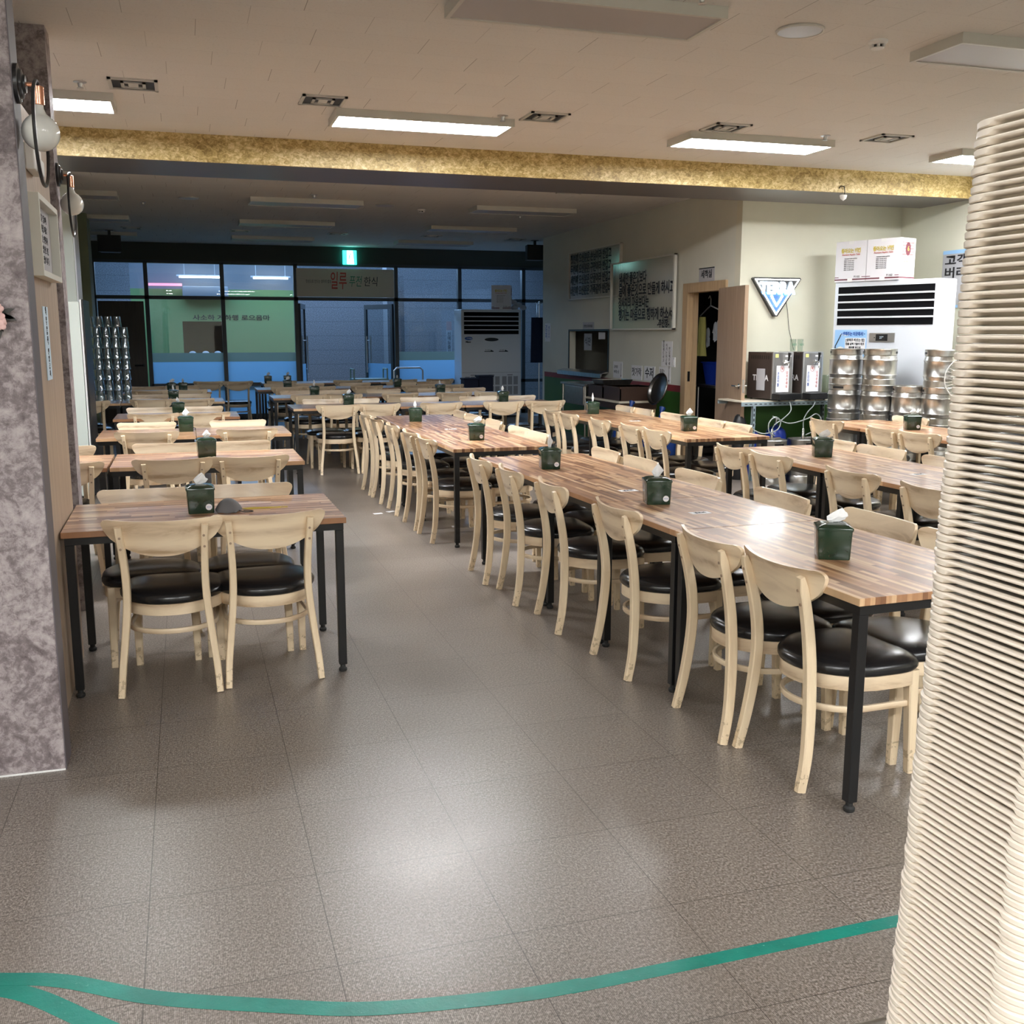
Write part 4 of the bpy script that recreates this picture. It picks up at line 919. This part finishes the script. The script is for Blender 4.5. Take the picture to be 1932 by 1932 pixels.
def dispenser(x, y, rz, label, brand):
    t = thing('beer_dispenser', label, 'beer dispenser', (x, y, .852), rz, 'two beer dispensers on the rack'); w, d, h = .265, .40, .505
    G().box(-w / 2, w / 2, 0, d, 0.012, h, .004, 1).obj('cabinet', 'dispenser', t, False)
    g = G(); g.box(-w / 2 - .003, w / 2 + .003, -.012, 0, .012, h); g.obj('front_plate', 'dispenser_front', t, False); g = G(); g.box(-w / 2 - .004, -w / 2 + .012, -.016, -.010, .012, h); g.box(w / 2 - .012, w / 2 + .004, -.016, -.010, .012, h); g.box(-w / 2, w / 2, -.014, .1, h - .012, h + .003); g.obj('front_trim', 'alu', t, False)
    G().box(-w / 2 + .005, w / 2 + .03, -.14, -.012, 0.008, .075, .006).obj('drip_tray', 'black', t, False)
    G().box(-.085, .085, -.020, -.017, .085, .365).obj('notice_sheet', 'paper', t, False)
    text('손잡이를', .04, 'blue_ink', t, (-.06, -.0215, .22), w=.028, stack=True); text('당겨주세요', .036, 'red_ink', t, (.055, -.0215, .215), w=.026, stack=True); g = G(); g.tube([(-.01 + .024 * math.cos(a), -.021, .33 + .03 * math.sin(a)) for a in [2 * PI * k / 16 for k in range(16)]], .0014, 5, True); g.obj('red_ring', 'red_ink', t); text('꽉', .03, 'red_ink', t, (-.01, -.0215, .33))
    G().box(-.10, -.06, -.014, -.012, .45, .485).obj('yellow_note', 'yellow_note', t, False); G().box(.03, .11, -.014, -.012, .455, .472).obj('label_strip', 'paper', t, False)
    g = G(); g.lathe([(.022, -.012), (.022, -.03), (.012, -.035), (.012, -.07)], (.03, 0, .40), 14, 'Y'); g.tube([(.03, -.06, .40), (.03, -.075, .395), (.03, -.08, .34)], .009); g.tube([(-.03, -.06, .39), (.03, -.06, .405)], .01); g.obj('tap', 'chrome', t); G().tube([(.03, -.062, .41), (.028, -.075, .44), (.028, -.08, .50)], [.007, .010, .016]).obj('tap_lever', 'black', t)
    text('TERRA', .085, 'paper', t, (-w / 2 - .001, d * .45, .23), (PI / 2, 0, -PI / 2), w=.26, bold=.002)
    g = G(); g.tube([(-w / 2 - .002, d * .45 + .04, .175), (-w / 2 - .002, d * .45 - .04, .175), (-w / 2 - .002, d * .45, .11)], .002, 5, True); g.obj('side_emblem', 'gold_ink', t)
    g = G()
    for k in range(9): g.box(-w / 2 - .001, -w / 2, .05 + k * .035, .065 + k * .035, .43, .47)
    g.obj('side_slots', 'black', t, False)
    for sx in (-.1, .1):
        for sy in (-.1, .36): G().lathe([(.012, 0), (.012, .014)], (sx, sy, 0), 10).obj('foot', 'rubber', t)
    return t
d1 = dispenser(6.02, 9.58, R(8), 'left beer dispenser with white notice and side papers', 1); d2 = dispenser(6.40, 9.60, R(8), 'right beer dispenser with white notice', 2)
G().box(-.141, -.137, .10, .235, .10, .33).obj('taped_paper', 'grey_paper', d1, False)
def lathe_thing(name, label, cat, loc, prof, mat, part, group=None, n=20):
    t = thing(name, label, cat, loc, 0, group); G().lathe(prof, n=n).obj(part, mat, t); return t
for k, (x, y) in enumerate(((6.27, 9.78), (6.36, 9.78))):
    t = lathe_thing('beer_glass', 'clear printed beer glass on the dispensers, %s of two' % ['left', 'right'][k], 'glass', (x, y, 1.361), [(.024, 0), (.028, .003), (.034, .13), (.032, .13), (.026, .006), (.001, .006)], 'clear', 'glass_body', 'beer glasses on the dispenser'); text('테라', .03, 'green_ink', t, (0, -.033, .07))
lathe_thing('steel_pitcher', 'glass pitcher beside the right beer dispenser', 'pitcher', (6.72, 9.78, .852), [(.05, 0), (.055, .01), (.055, .24), (.05, .25), (.048, .24), (.05, .01)], 'clear', 'pitcher_body')
#KEGS
def keg_mesh():
    rr = .162; H = .35; p = [(.10, .02), (rr - .012, .0), (rr - .004, .0), (rr - .003, .055), (rr - .01, .062), (rr - .004, .075), (rr, .09), (rr + .006, .098), (rr, .106), (rr - .001, .17), (rr, .235), (rr + .006, .243), (rr, .251), (rr - .004, .27), (rr - .012, .285), (rr - .004, .292), (rr - .003, .338), (rr, .346), (rr - .004, H), (rr - .010, H), (rr - .012, .30), (rr - .03, .288), (.04, .292), (.03, .31), (.001, .31)]
    return p
KP = keg_mesh()
def make_keg(loc, rz, label, group, tall=1.0, rad=1.0):
    t = thing('beer_keg', label, 'keg', loc, rz, group)
    G().lathe([(r * rad, z * tall) for r, z in KP], n=36).obj('keg_shell', 'steel', t)
    rk = .160 * rad
    for a0 in (-90, 90):
        g = G(); pts_o = []
        for k in range(9):
            pts_o.append(a0 - 20 + 5 * k)
        zc = .315 * tall; hh = .011
        ring = []
        for a in pts_o: ring.append((a, zc - hh))
        for a in reversed(pts_o): ring.append((a, zc + hh))
        vs = [g.b.verts.new((rk * 1.0 * math.cos(R(a)) * 1.004, rk * math.sin(R(a)) * 1.004, z)) for a, z in ring]; g.b.faces.new(vs)
        g.obj('handle_slot', 'black', t, False)
    return t
K0 = make_keg((6.39, 8.99, 0), R(30), 'x', 'beer kegs stacked before the air conditioner')
cols = [((6.39, 8.99), 4, 'leftmost stack'), ((6.56, 8.68), 4, 'second stack from left'), ((6.70, 8.38), 3, 'short middle stack'), ((6.83, 8.11), 4, 'right stack')]
kn = {4: ['bottom', 'second', 'third', 'top'], 3: ['bottom', 'middle', 'top']}
for (x, y), n, nm in cols:
    for k in range(n):
        lb = 'stainless beer keg, %s one of the %s' % (kn[n][k], nm)
        if (x, y) == (6.39, 8.99) and k == 0: K0['label'] = lb; continue
        dup(K0, (x + random.uniform(-.006, .006), y, .3505 * k), R(random.choice([20, 60, 75, 120, 45])), lb, 'beer kegs stacked before the air conditioner')
kk = []
for x, y, lb in ((5.80, 9.36, 'tapped keg on the floor below the left dispenser'), (6.16, 9.34, 'tapped keg on the floor below the right dispenser')):
    t = make_keg((x, y, 0), R(0), lb, 'tapped kegs under the rack', 1.32, .98); kk.append(t)
    g = G(); g.lathe([(.03, .40), (.032, .44), (.016, .45), (.014, .56), (.008, .57)], n=14); g.tube([(.01, 0, .47), (.09, -.02, .475)], .010); g.obj('keg_coupler', 'chrome', t)
def hose(name, pts, lb):
    t = tag(G().tube(catmull(pts, 8), .0062, 8).obj(name, 'hose'), lb, 'hose', 'beer hoses under the rack')
hose('beer_hose', [(5.80, 9.36, .57), (5.82, 9.34, .62), (5.92, 9.34, .68), (6.04, 9.4, .76), (6.07, 9.50, .87)], 'grey hose from left keg up to its dispenser')
hose('beer_hose', [(5.82, 9.34, .50), (5.73, 9.30, .54), (5.71, 9.28, .64), (5.78, 9.28, .70), (5.86, 9.30, .65), (5.83, 9.32, .56), (5.72, 9.40, .52), (5.62, 9.45, .56)], 'looped grey gas hose at the left keg')
hose('beer_hose', [(6.16, 9.34, .57), (6.16, 9.34, .66), (6.22, 9.36, .74), (6.34, 9.44, .80), (6.42, 9.53, .87)], 'grey hose from right keg up to its dispenser')
hose('beer_hose', [(6.18, 9.32, .50), (6.27, 9.28, .56), (6.33, 9.28, .66), (6.28, 9.30, .72), (6.18, 9.31, .67), (6.02, 9.4, .62), (5.95, 9.6, .68)], 'looped grey gas hose at the right keg')
for k, (x, y, r, h) in enumerate(((6.13, 9.82, .115, .55), (5.80, 9.75, .10, .50))):
    t = thing('gas_cylinder', ['large blue gas cylinder under the rack', 'smaller blue gas cylinder by the rack leg'][k], 'gas cylinder', (x, y, 0)); G().lathe([(r * .9, 0), (r, .02), (r, h - .1), (r * .85, h - .04), (r * .45, h), (.02, h + .01), (.02, h + .04)], n=24).obj('cylinder_body', 'blue_plastic', t); G().lathe([(.014, h + .03), (.014, h + .08), (.03, h + .08), (.03, h + .095)], n=12).obj('cylinder_valve', 'alu', t)
t = thing('steel_thermos', 'dark steel flask behind the rack leg', 'flask', (5.62, 9.72, .0)); G().lathe([(.07, 0), (.075, .02), (.075, .60), (.05, .68), (.03, .70)], n=20).obj('flask_body', 'black', t); G().lathe([(.076, .50), (.078, .52), (.076, .56)], n=20).obj('flask_band', 'chrome', t)
# fan behind trays
t = thing('standing_fan', 'standing fan mostly hidden behind the tray stack', 'fan', (6.68, 7.58, 0), R(-30)); g = G()
g.tube([(.20 * math.cos(a), 0, 1.15 + .20 * math.sin(a)) for a in [2 * PI * k / 32 for k in range(32)]], .005, 6, True)
for k in range(36): a = 2 * PI * k / 36; g.tube([(.03 * math.cos(a), -.04, 1.15 + .03 * math.sin(a)), (.12 * math.cos(a), -.05, 1.15 + .12 * math.sin(a)), (.20 * math.cos(a), 0, 1.15 + .20 * math.sin(a))], .0018, 4)
g.obj('fan_guard', 'white', t); G().tube([(0, .05, .05), (0, .05, 1.1)], .014).obj('pole', 'white', t); G().lathe([(.18, 0), (.18, .02), (.05, .045)], (0, .05, 0)).obj('base', 'white', t); G().lathe([(.05, .0), (.055, .06), (.04, .12)], (0, 0, 1.15), 16, 'Y').obj('motor', 'white', t)
g = G()
for k in range(3):
    a = 2 * PI * k / 3; g.obox((.09 * math.cos(a), -.02, 1.15 + .09 * math.sin(a)), (.15, .004, .08), Matrix.Rotation(-a, 3, 'Y') @ Matrix.Rotation(R(20), 3, 'X'))
g.obj('fan_blades', 'pale_blue', t)
#SIDE
# return station along the motto wall
t = thing('steel_sink_table', 'stainless sink table below the kitchen hatch', 'sink', (5.40, 13.35, 0)); g = G(); g.box(-.30, .28, -.42, .52, .85, .875); g.obj('table_deck', 'steel', t, False); G().box(-.27, .25, -.30, .45, .58, .85, .02).obj('basin', 'steel', t, False)
for x in (-.27, .25):
    for y in (-.38, .48): G().tube([(x, y, 0), (x, y, .85)], .016).obj('leg', 'steel', t)
G().tube([(0, 0, .58), (0, 0, .3), (.1, .1, .1)], .03).obj('drain_pipe', 'alu', t)
t = thing('low_counter', 'low beige topped counter under the brown crates', 'counter', (5.34, 12.25, 0)); G().box(-.27, .27, -.56, .56, .70, .725).obj('counter_top', 'beige_top', t, False); G().box(-.25, .25, -.54, .54, .62, .70).obj('apron', 'brown_plastic', t, False)
for x in (-.22, .22):
    for y in (-.50, .50): G().box(x - .025, x + .025, y - .025, y + .025, 0, .62).obj('leg', 'frame_wood', t, False)
def crate(x, y, z, w, d, h, lb):
    t = thing('brown_crate', lb, 'crate', (x, y, z), 0, 'brown plastic crates'); g = G(); wl = .012
    g.box(-w / 2, w / 2, -d / 2, d / 2, 0, wl); g.box(-w / 2, -w / 2 + wl, -d / 2, d / 2, wl, h); g.box(w / 2 - wl, w / 2, -d / 2, d / 2, wl, h); g.box(-w / 2, w / 2, -d / 2, -d / 2 + wl, wl, h); g.box(-w / 2, w / 2, d / 2 - wl, d / 2, wl, h); g.obj('crate_body', 'brown_plastic', t, False)
    g = G(); g.box(-w / 2 - .01, w / 2 + .01, -d / 2 - .01, -d / 2 + wl, h - .02, h + .002); g.box(-w / 2 - .01, w / 2 + .01, d / 2 - wl, d / 2 + .01, h - .02, h + .002); g.box(-w / 2 - .01, -w / 2 + wl, -d / 2, d / 2, h - .02, h + .002); g.box(w / 2 - wl, w / 2 + .01, -d / 2, d / 2, h - .02, h + .002); g.obj('crate_rim', 'brown_plastic', t, False)
crate(5.34, 12.52, .726, .50, .50, .16, 'brown plastic crate beneath the steel tray'); crate(5.34, 11.97, .726, .50, .54, .17, 'brown plastic crate next to the leaning steel lid')
t = thing('steel_tray', 'shallow bright steel tray on top of the brown crate', 'tray', (5.32, 12.50, .890), R(4)); g = G(); g.rings([[(x * k, y * k, z) for x, y in ((-.22, -.16), (.22, -.16), (.22, .16), (-.22, .16))] for k, z in ((.85, 0), (1.0, .07), (.98, .07), (.84, .006))], cap=True); g.obj('tray_pan', 'steel', t, False)
t = thing('pot_lid', 'big round steel lid leaning on the brown crates', 'lid', (5.36, 11.22, .90), 0); m = Matrix.Rotation(R(78), 3, 'Y') @ Matrix.Rotation(0, 3, 'Z')
g = G(); g.lathe([(.172, .008), (.178, 0), (.165, -.006), (.15, -.03), (.08, -.05), (.001, -.055), (.001, -.050), (.08, -.045), (.148, -.024), (.160, .0)], n=36, cap=False); o = g.obj('lid_dome', plain('dark_steel', (.16, .155, .15), .32, 1), t); o.scale = (1.12, 1.12, 1); t.rotation_euler = (R(0), R(-72), R(6)); G().lathe([(.012, -.05), (.012, -.07), (.03, -.075), (.03, -.09), (.002, -.095)], n=16).obj('lid_knob', 'black', t)
for k, (x, y, s) in enumerate(((5.12, 11.45, .98), (5.30, 10.98, .92))):
    t = thing('trash_bag', ['blue plastic bag beneath the steel lid, farther one', 'blue plastic bag before the washroom door, nearer one'][k], 'bag', (x, y, 0)); g = G(); g.sphere((0, 0, .30 * s), .23 * s, (1, 1, 1.45), 22, 14)
    for v in g.b.verts:
        a = math.atan2(v.co.y, v.co.x); v.co.x *= 1 + .05 * math.sin(a * 7 + v.co.z * 9); v.co.y *= 1 + .05 * math.cos(a * 6); v.co.z = max(0, v.co.z)
    g.obj('bag_body', 'blue_bag', t); G().tube([(0, 0, .60 * s), (0, 0, .68 * s), (.03, .02, .75 * s)], [.04, .012, .04]).obj('bag_knot', 'blue_bag', t)
# washroom interior
t = thing('wash_rack', 'thin steel stand with a blue tub in the washroom', 'stand', (XS + .55, 11.2, 0)); 
for x in (-.25, .25):
    for y in (-.35, .35): G().tube([(x, y, 0), (x, y, .92)], .012).obj('leg', 'alu', t)
G().box(-.27, .27, -.37, .37, .90, .93).obj('shelf', 'steel', t, False); G().box(-.25, .25, -.35, .35, .35, .365).obj('shelf', 'steel', t, False)
t = thing('blue_tub', 'blue plastic tub on the stand in the washroom', 'tub', (XS + .55, 11.2, .932)); g = G(); g.rings([[(x * k, y * k, z) for x, y in ((-.22, -.32), (.22, -.32), (.22, .32), (-.22, .32))] for k, z in ((.86, 0), (1.0, .26), (1.06, .26), (1.06, .275), (.97, .275), (.83, .01))]); g.obj('tub_body', 'blue_plastic', t, False)
t = thing('clothes_hanger', 'white hanger with gloves hanging in the washroom doorway', 'hanger', (XS + .42, 11.52, 1.82)); G().tube([(0, -.28, 0), (0, 0, .07), (0, .26, -.05)], .009).obj('hanger_bar', 'white', t); G().tube([(0, 0, .07), (0, 0, .15), (0, .03, .19), (0, .06, .16)], .006).obj('hanger_hook', 'white', t)
for k, (y, z, m) in enumerate(((.20, -.10, 'glove'), (.05, -.20, 'glove'), (-.14, -.13, 'glove'), (-.22, -.10, 'glove'))):
    t2 = thing('rubber_glove', 'pale work glove on the hanger, %s from left' % ORD[k], 'glove', (XS + .42, 11.52 + y, 1.80 + z), 0, 'gloves in the washroom doorway'); g = G(); g.sphere((0, 0, -.05), .05, (.4, .9, 1.5), 12, 8)
    for j in range(4): g.tube([(0, -.033 + .022 * j, -.10), (0, -.04 + .027 * j, -.20 - .01 * (j % 3))], [.012, .008], 6)
    g.tube([(0, .03, -.05), (0, .065, -.11)], [.012, .009], 6); g.obj('glove_hand', m, t2)
t = thing('yellow_apron', 'mustard yellow apron hanging at the washroom door frame', 'apron', (XS + .24, 11.40, 0)); g = G()
g.rings([[(.02 * math.sin(j * 1.7), -wd + 2 * wd * j / 7, z) for j in range(8)] + [(.02 * math.sin(j * 1.7) + .02, -wd + 2 * wd * j / 7, z) for j in range(7, -1, -1)] for wd, z in ((.04, 1.75), (.07, 1.6), (.06, 1.45), (.11, 1.28))]); g.obj('apron_cloth', 'apron', t)
# far bits by the window
t = thing('service_trolley', 'pale green utility trolley by the glass door', 'trolley', (3.15, 18.62, 0)); g = G(); g.box(-.32, .32, -.22, .22, .72, .75); g.box(-.32, .32, -.22, .22, .30, .33); g.obj('trolley_shelf', 'teal_paint', t, False)
for x in (-.3, .3):
    for y in (-.2, .2): G().tube([(x, y, 0), (x, y, .92)], .014).obj('leg', 'teal_paint', t)
G().tube([(.3, -.2, .92), (.3, .2, .92)], .014).obj('handle', 'teal_paint', t); G().tube([(-.3, -.2, .92), (-.3, .2, .92)], .014).obj('handle', 'teal_paint', t)
t = thing('platform_cart', 'hand cart with arched steel handle near the window', 'cart', (3.9, 18.72, 0)); G().tube([(-.27, 0, .1), (-.27, 0, .88), (-.22, 0, .93), (.22, 0, .93), (.27, 0, .88), (.27, 0, .1)], .016).obj('push_handle', 'alu', t); G().box(-.3, .3, -.1, .8, .1, .13).obj('platform', 'angle_steel', t, False)
for k, (x, y) in enumerate(((4.35, 17.0), (4.62, 17.05))):
    t = thing('storage_bin', ['dark navy bin on the end of the third cross row, left', 'dark navy bin near the far air conditioner, right'][k], 'bin', (x + .1, y - .55, 0)); G().box(-.12, .12, -.12, .12, 0, .80 + .04 * k, .01).obj('bin_body', 'navy_cloth', t, False); G().box(-.13, .13, -.13, .13, .80 + .04 * k, .83 + .04 * k, .008).obj('bin_lid', 'navy_cloth', t, False)
#LEFT
# fridge and tall panel
t = thing('upright_fridge', 'pale green upright fridge seen from its side', 'fridge', (-1.25, 10.3, 0)); G().box(-.38, .34, 0, .62, .04, 1.84, .006).obj('cabinet', 'fridge', t, False); G().box(.345, .36, .005, .615, .05, 1.86).obj('door_gasket', 'white', t, False); G().box(.362, .378, .0, .62, .045, 1.86, .004).obj('door', 'black', t, False); G().box(-.36, .32, .02, .6, 0, .04).obj('plinth', 'black', t, False)
t = thing('tall_steel_panel', 'tall pale metal cabinet behind the rear marble pillar', 'cabinet', (-1.32, 11.35, 0)); G().box(-.5, .305, 0, .5, 0, 3.0, .005).obj('cabinet_body', 'fridge', t, False); G().box(.306, .318, .02, .48, .05, 2.95).obj('cabinet_door', 'ac_white', t, False)
# cup tower
def cup_obj():
    g = G(); n = 18
    g.lathe([(.001, .128), (.033, .128), (.036, .124), (.047, .012), (.049, .010), (.049, .0), (.0465, .0), (.044, .012), (.033, .120), (.001, .120)], n=n); return g.obj('clear_cup', 'cup')
c0 = cup_obj(); placed = False
for row in range(8):
    for dy in range(2):
        for k in range(5 if row < 7 else 4):
            x = -1.125 + .104 * k + (.0 if row < 7 else .03); y = 13.58 + .11 * dy; z = .7305 + .1285 * row
            o = c0 if not placed else c0.copy()
            if placed: C.objects.link(o)
            placed = True; o.location = (x, y, z)
            tag(o, 'clear upside-down cup in the back layer of the cup tower' if dy else 'clear cup at front of cup tower, %s layer up, %s from left' % ((ORD + ['seventh', 'eighth'])[row], ORD[k]), 'cup', 'clear cups in the tower')
# wall lamps
def sconce(x, y, z, label):
    t = thing('wall_lamp', label, 'wall lamp', (x, y, z), 0, 'globe wall lamps with black hoops')
    G().lathe([(.062, 0), (.062, .012), (.048, .015), (.045, .022), (.030, .026), (.028, .032), (.012, .034)], n=28, ax='X').obj('wall_plate', 'sconce_black', t)
    G().tube([(.03, 0, 0), (.060, 0, 0)], .006).obj('arm', 'copper', t)
    rr = .165; cz = -.155
    g = G(); pts = [(.066, rr * math.sin(a), cz + rr * math.cos(a)) for a in [2 * PI * k / 40 for k in range(40)]]
    g.tube(pts, .006, 6, True); g.obj('hoop', 'sconce_black', t); G().tube([(.058, 0, .0), (.066, 0, .01)], .008).obj('joint', 'sconce_black', t)
    G().lathe([(.008, .0), (.019, -.006), (.019, -.062), (.017, -.064)], (.066, 0, 0), 18).obj('lamp_socket', 'copper', t)
    g = G(); P = [(.014, -.060), (.015, -.075), (.022, -.092)]
    for k in range(1, 15): a = R(25 + 155 * k / 14); P.append((.060 * math.sin(a), -.150 + .060 * math.cos(a)))
    P[-1] = (.001, -.210); g.lathe(P, (.066, 0, 0), 28); g.obj('bulb', 'bulb', t)
sconce(-.487, 3.87, 2.358, 'globe wall lamp with hoop on the near marble pillar'); sconce(-.61, 6.18, 2.39, 'globe wall lamp with hoop on the rear marble pillar')
t = thing('picture_frame', 'cream deep frame with printed text on the wood partition', 'picture frame', (-.547, 4.69, 1.925), R(90)); w, h = .31, .155
g = G(); k = .022; D = .045; g.box(-w, w, -D, 0, -h, -h + k); g.box(-w, w, -D, 0, h - k, h); g.box(-w, -w + k, -D, 0, -h + k, h - k); g.box(w - k, w, -D, 0, -h + k, h - k); g.obj('frame_border', 'frame_cream', t, False)
G().box(-w + k, w - k, -.012, -.008, -h + k, h - k).obj('print', 'grey_paper', t, False)
for j, s in enumerate(('정성을 담아', '매일 아침 새로', '준비하는 반찬과', '따뜻한 밥 한 그릇', '감사합니다')): text(s, .034, 'ink', t, (.02, -.013, .09 - .042 * j), w=.30)
t = thing('partition_notice', 'narrow pale notice strip on the wood partition', 'sign', (-.547, 4.69, 1.51), R(90)); G().box(-.075, .075, -.003, 0, -.15, .15).obj('sheet', 'pale_blue', t, False); text('외부음식', .04, 'ink', t, (0, -.004, .07), w=.035, stack=True); text('반입금지', .03, 'ink', t, (0, -.004, -.08), w=.03, stack=True)
t = thing('emergency_light', 'small white box on the wood partition below the lamp', 'emergency light', (-.547, 4.55, 2.22), R(90)); G().box(-.11, .11, -.035, 0, -.05, .05, .006).obj('light_body', 'white', t, False); G().box(-.05, .05, -.05, -.035, -.06, .0, .006).obj('light_head', 'white', t, False)
t = thing('flower_wreath', 'pink artificial flowers with dark leaves on the near pillar', 'flowers', (-.585, 3.775, 1.615)); g = G(); rf = random.Random(5)
for k in range(9):
    cx, cz = rf.uniform(-.035, .03), rf.uniform(-.04, .035)
    for j in range(5): a = 2 * PI * j / 5 + k; g.sphere((cx + .010 * math.cos(a), -.01 - .008 * rf.random(), cz + .010 * math.sin(a)), .0095, (1, .45, 1), 8, 6)
g.obj('blossoms', 'pink', t)
for k in range(8):
    a = rf.uniform(0, 2 * PI); l = rf.uniform(.05, .085); c, s_ = math.cos(a), math.sin(a); g = G(); P = [(0, 0), (.35, .15), (.7, .12), (1, 0), (.7, -.12), (.35, -.15)]
    g.prism([(p * l * c - q * l * s_, p * l * s_ + q * l * c) for p, q in P], .004, .0055, lambda x, z, y: (x, y + .004 * 0, z)); g.obj('leaf', 'leaf_dark', t, False)
t = thing('hook_hanger', 'white plastic hook thing hanging from the gold beam', 'hook', (6.19, 8.90, 2.93)); G().tube([(-.05, -.0, .01), (-.035, -.008, .035), (.0, -.01, .03), (.01, -.01, -.02), (.005, -.01, -.05)], .004, 6).obj('wire_hook', 'black_steel', t); G().lathe([(.002, -.105), (.028, -.085), (.036, -.055), (.030, -.05), (.004, -.06)], (-.005, -.01, 0), 14).obj('cup_end', 'white', t)
#SMALL
# mask, rubber bands, paper slips
t = thing('face_mask', 'grey cloth face mask lying beside the tissue box', 'mask', (.155, 4.90, .731), R(-12)); g = G(); rows = []
for j in range(9):
    v = j / 8; rows.append([((u - .5) * (.125 - .06 * abs(v - .45) ** 1.3 * 2), -.055 + .115 * v, .004 + .060 * math.sin(PI * v) ** .8 * (1 - (2 * u - 1) ** 2 * .85) * 1.0 + .002 * math.sin(9 * u)) for u in [i / 10 for i in range(11)]])
rr = [[(x, y, z) for x, y, z in r_] + [(x, y, z - .0035) for x, y, z in reversed(r_)] for r_ in rows]; g.rings(rr); g.obj('mask_cloth', 'grey_felt', t); G().tube(catmull([(.045, -.03, .01), (.08, -.045, .004), (.115, -.035, .004), (.105, -.015, .004), (.07, -.02, .006)], 6), .0022, 6).obj('ear_loop', 'rubber', t)
t = thing('rubber_bands', 'loose loop of yellow string on the mask table', 'string', (.33, 4.94, .7315)); g = G(); 
for k in range(3): g.tube([(-.02 * k + (.10 - .012 * k) * math.cos(a), (.018 - .004 * k) * math.sin(a) + .004 * math.sin(3 * a + k), .0015 + .001 * k) for a in [2 * PI * j / 36 for j in range(36)]], .0013, 5, True)
g.obj('string_loops', 'yellow_rubber', t)
def slip(x, y, rz, lb, w=.10, d=.055, z=.7302):
    t = thing('table_sticker', lb, 'sticker', (x, y, z), R(rz), 'white stickers on the tabletops'); G().box(-w / 2, w / 2, -d / 2, d / 2, 0, .0006).obj('sticker_sheet', 'paper', t, False); text('셀프바', .032, 'ink', t, (0, 0, .001), (0, 0, 0), w=w * .6)
slip(2.20, 4.93, 0, 'white sticker on near row between two tissue boxes'); slip(2.24, 4.20, 0, 'white sticker on near row in front of the middle box'); slip(4.1, 5.0, 0, 'white sticker on the row before the kegs')
slip(2.17, 8.66, 0, 'white sticker on the middle row', .1, .06); slip(4.05, 8.95, 0, 'white sticker on the motto wall row', .1, .06)
for k, (x, y, rz) in enumerate(((1.53, 8.75, 10), (1.66, 8.82, 30), (2.02, 7.95, 80))):
    t = thing('paper_scrap', 'white paper scrap on floor, %s' % ['left of a chair foot at middle row', 'right of a chair foot at middle row', 'under the front table of middle row'][k], 'paper scrap', (x, y, .0005), R(rz), 'paper scraps on the floor'); G().box(-.04, .04, -.025, .025, 0, .001).obj('scrap', 'paper', t, False)
def tape(name, L, R_, lb, z=.0004):
    g = G(); g.rings([[(*p, z) for p in L], [(*p, z) for p in R_]], closed=False); o = g.obj(name, 'green_tape', None, False)
    for v in o.data.vertices: pass
    return tag(o, lb, 'floor tape', 'green tape on the floor')
def curve_tape(name, P, w, lb, z):
    P = [Vector((*p, 0)) for p in P]; P = catmull(P, 8); up, dn = [], []
    for i, p in enumerate(P):
        d = (P[min(i + 1, len(P) - 1)] - P[max(i - 1, 0)]).normalized(); n = Vector((-d.y, d.x, 0)); up.append((p + n * w / 2)); dn.append(p - n * w / 2)
    g = G(); n = len(up)
    g.rings([[(v.x, v.y, z) for v in up], [(v.x, v.y, z + .0004) for v in up], [(v.x, v.y, z + .0004) for v in dn], [(v.x, v.y, z) for v in dn]], closed=False); g.obj(name, 'green_tape', None, False)
    o = C.objects[-1] if False else bpy.data.objects[[k.name for k in C.objects][-1]]
    return tag(o, lb, 'floor tape', 'green tape on the floor')
curve_tape('floor_tape', [(-.80, 2.62), (-.51, 2.53), (-.36, 2.475), (-.151, 2.344), (.098, 2.236), (.333, 2.149), (.66, 2.094), (.84, 2.084)], .050, 'green tape curving across the left foreground floor', .0006)
curve_tape('floor_tape', [(.80, 2.082), (1.12, 2.081), (1.72, 2.085), (2.6, 2.09)], .046, 'straight green tape running right to the tray stack', .0002)
curve_tape('floor_tape', [(-.56, 2.52), (-.43, 2.44), (-.27, 2.28), (-.05, 2.06)], .052, 'short green tape branching off at the lower left corner', .0001)
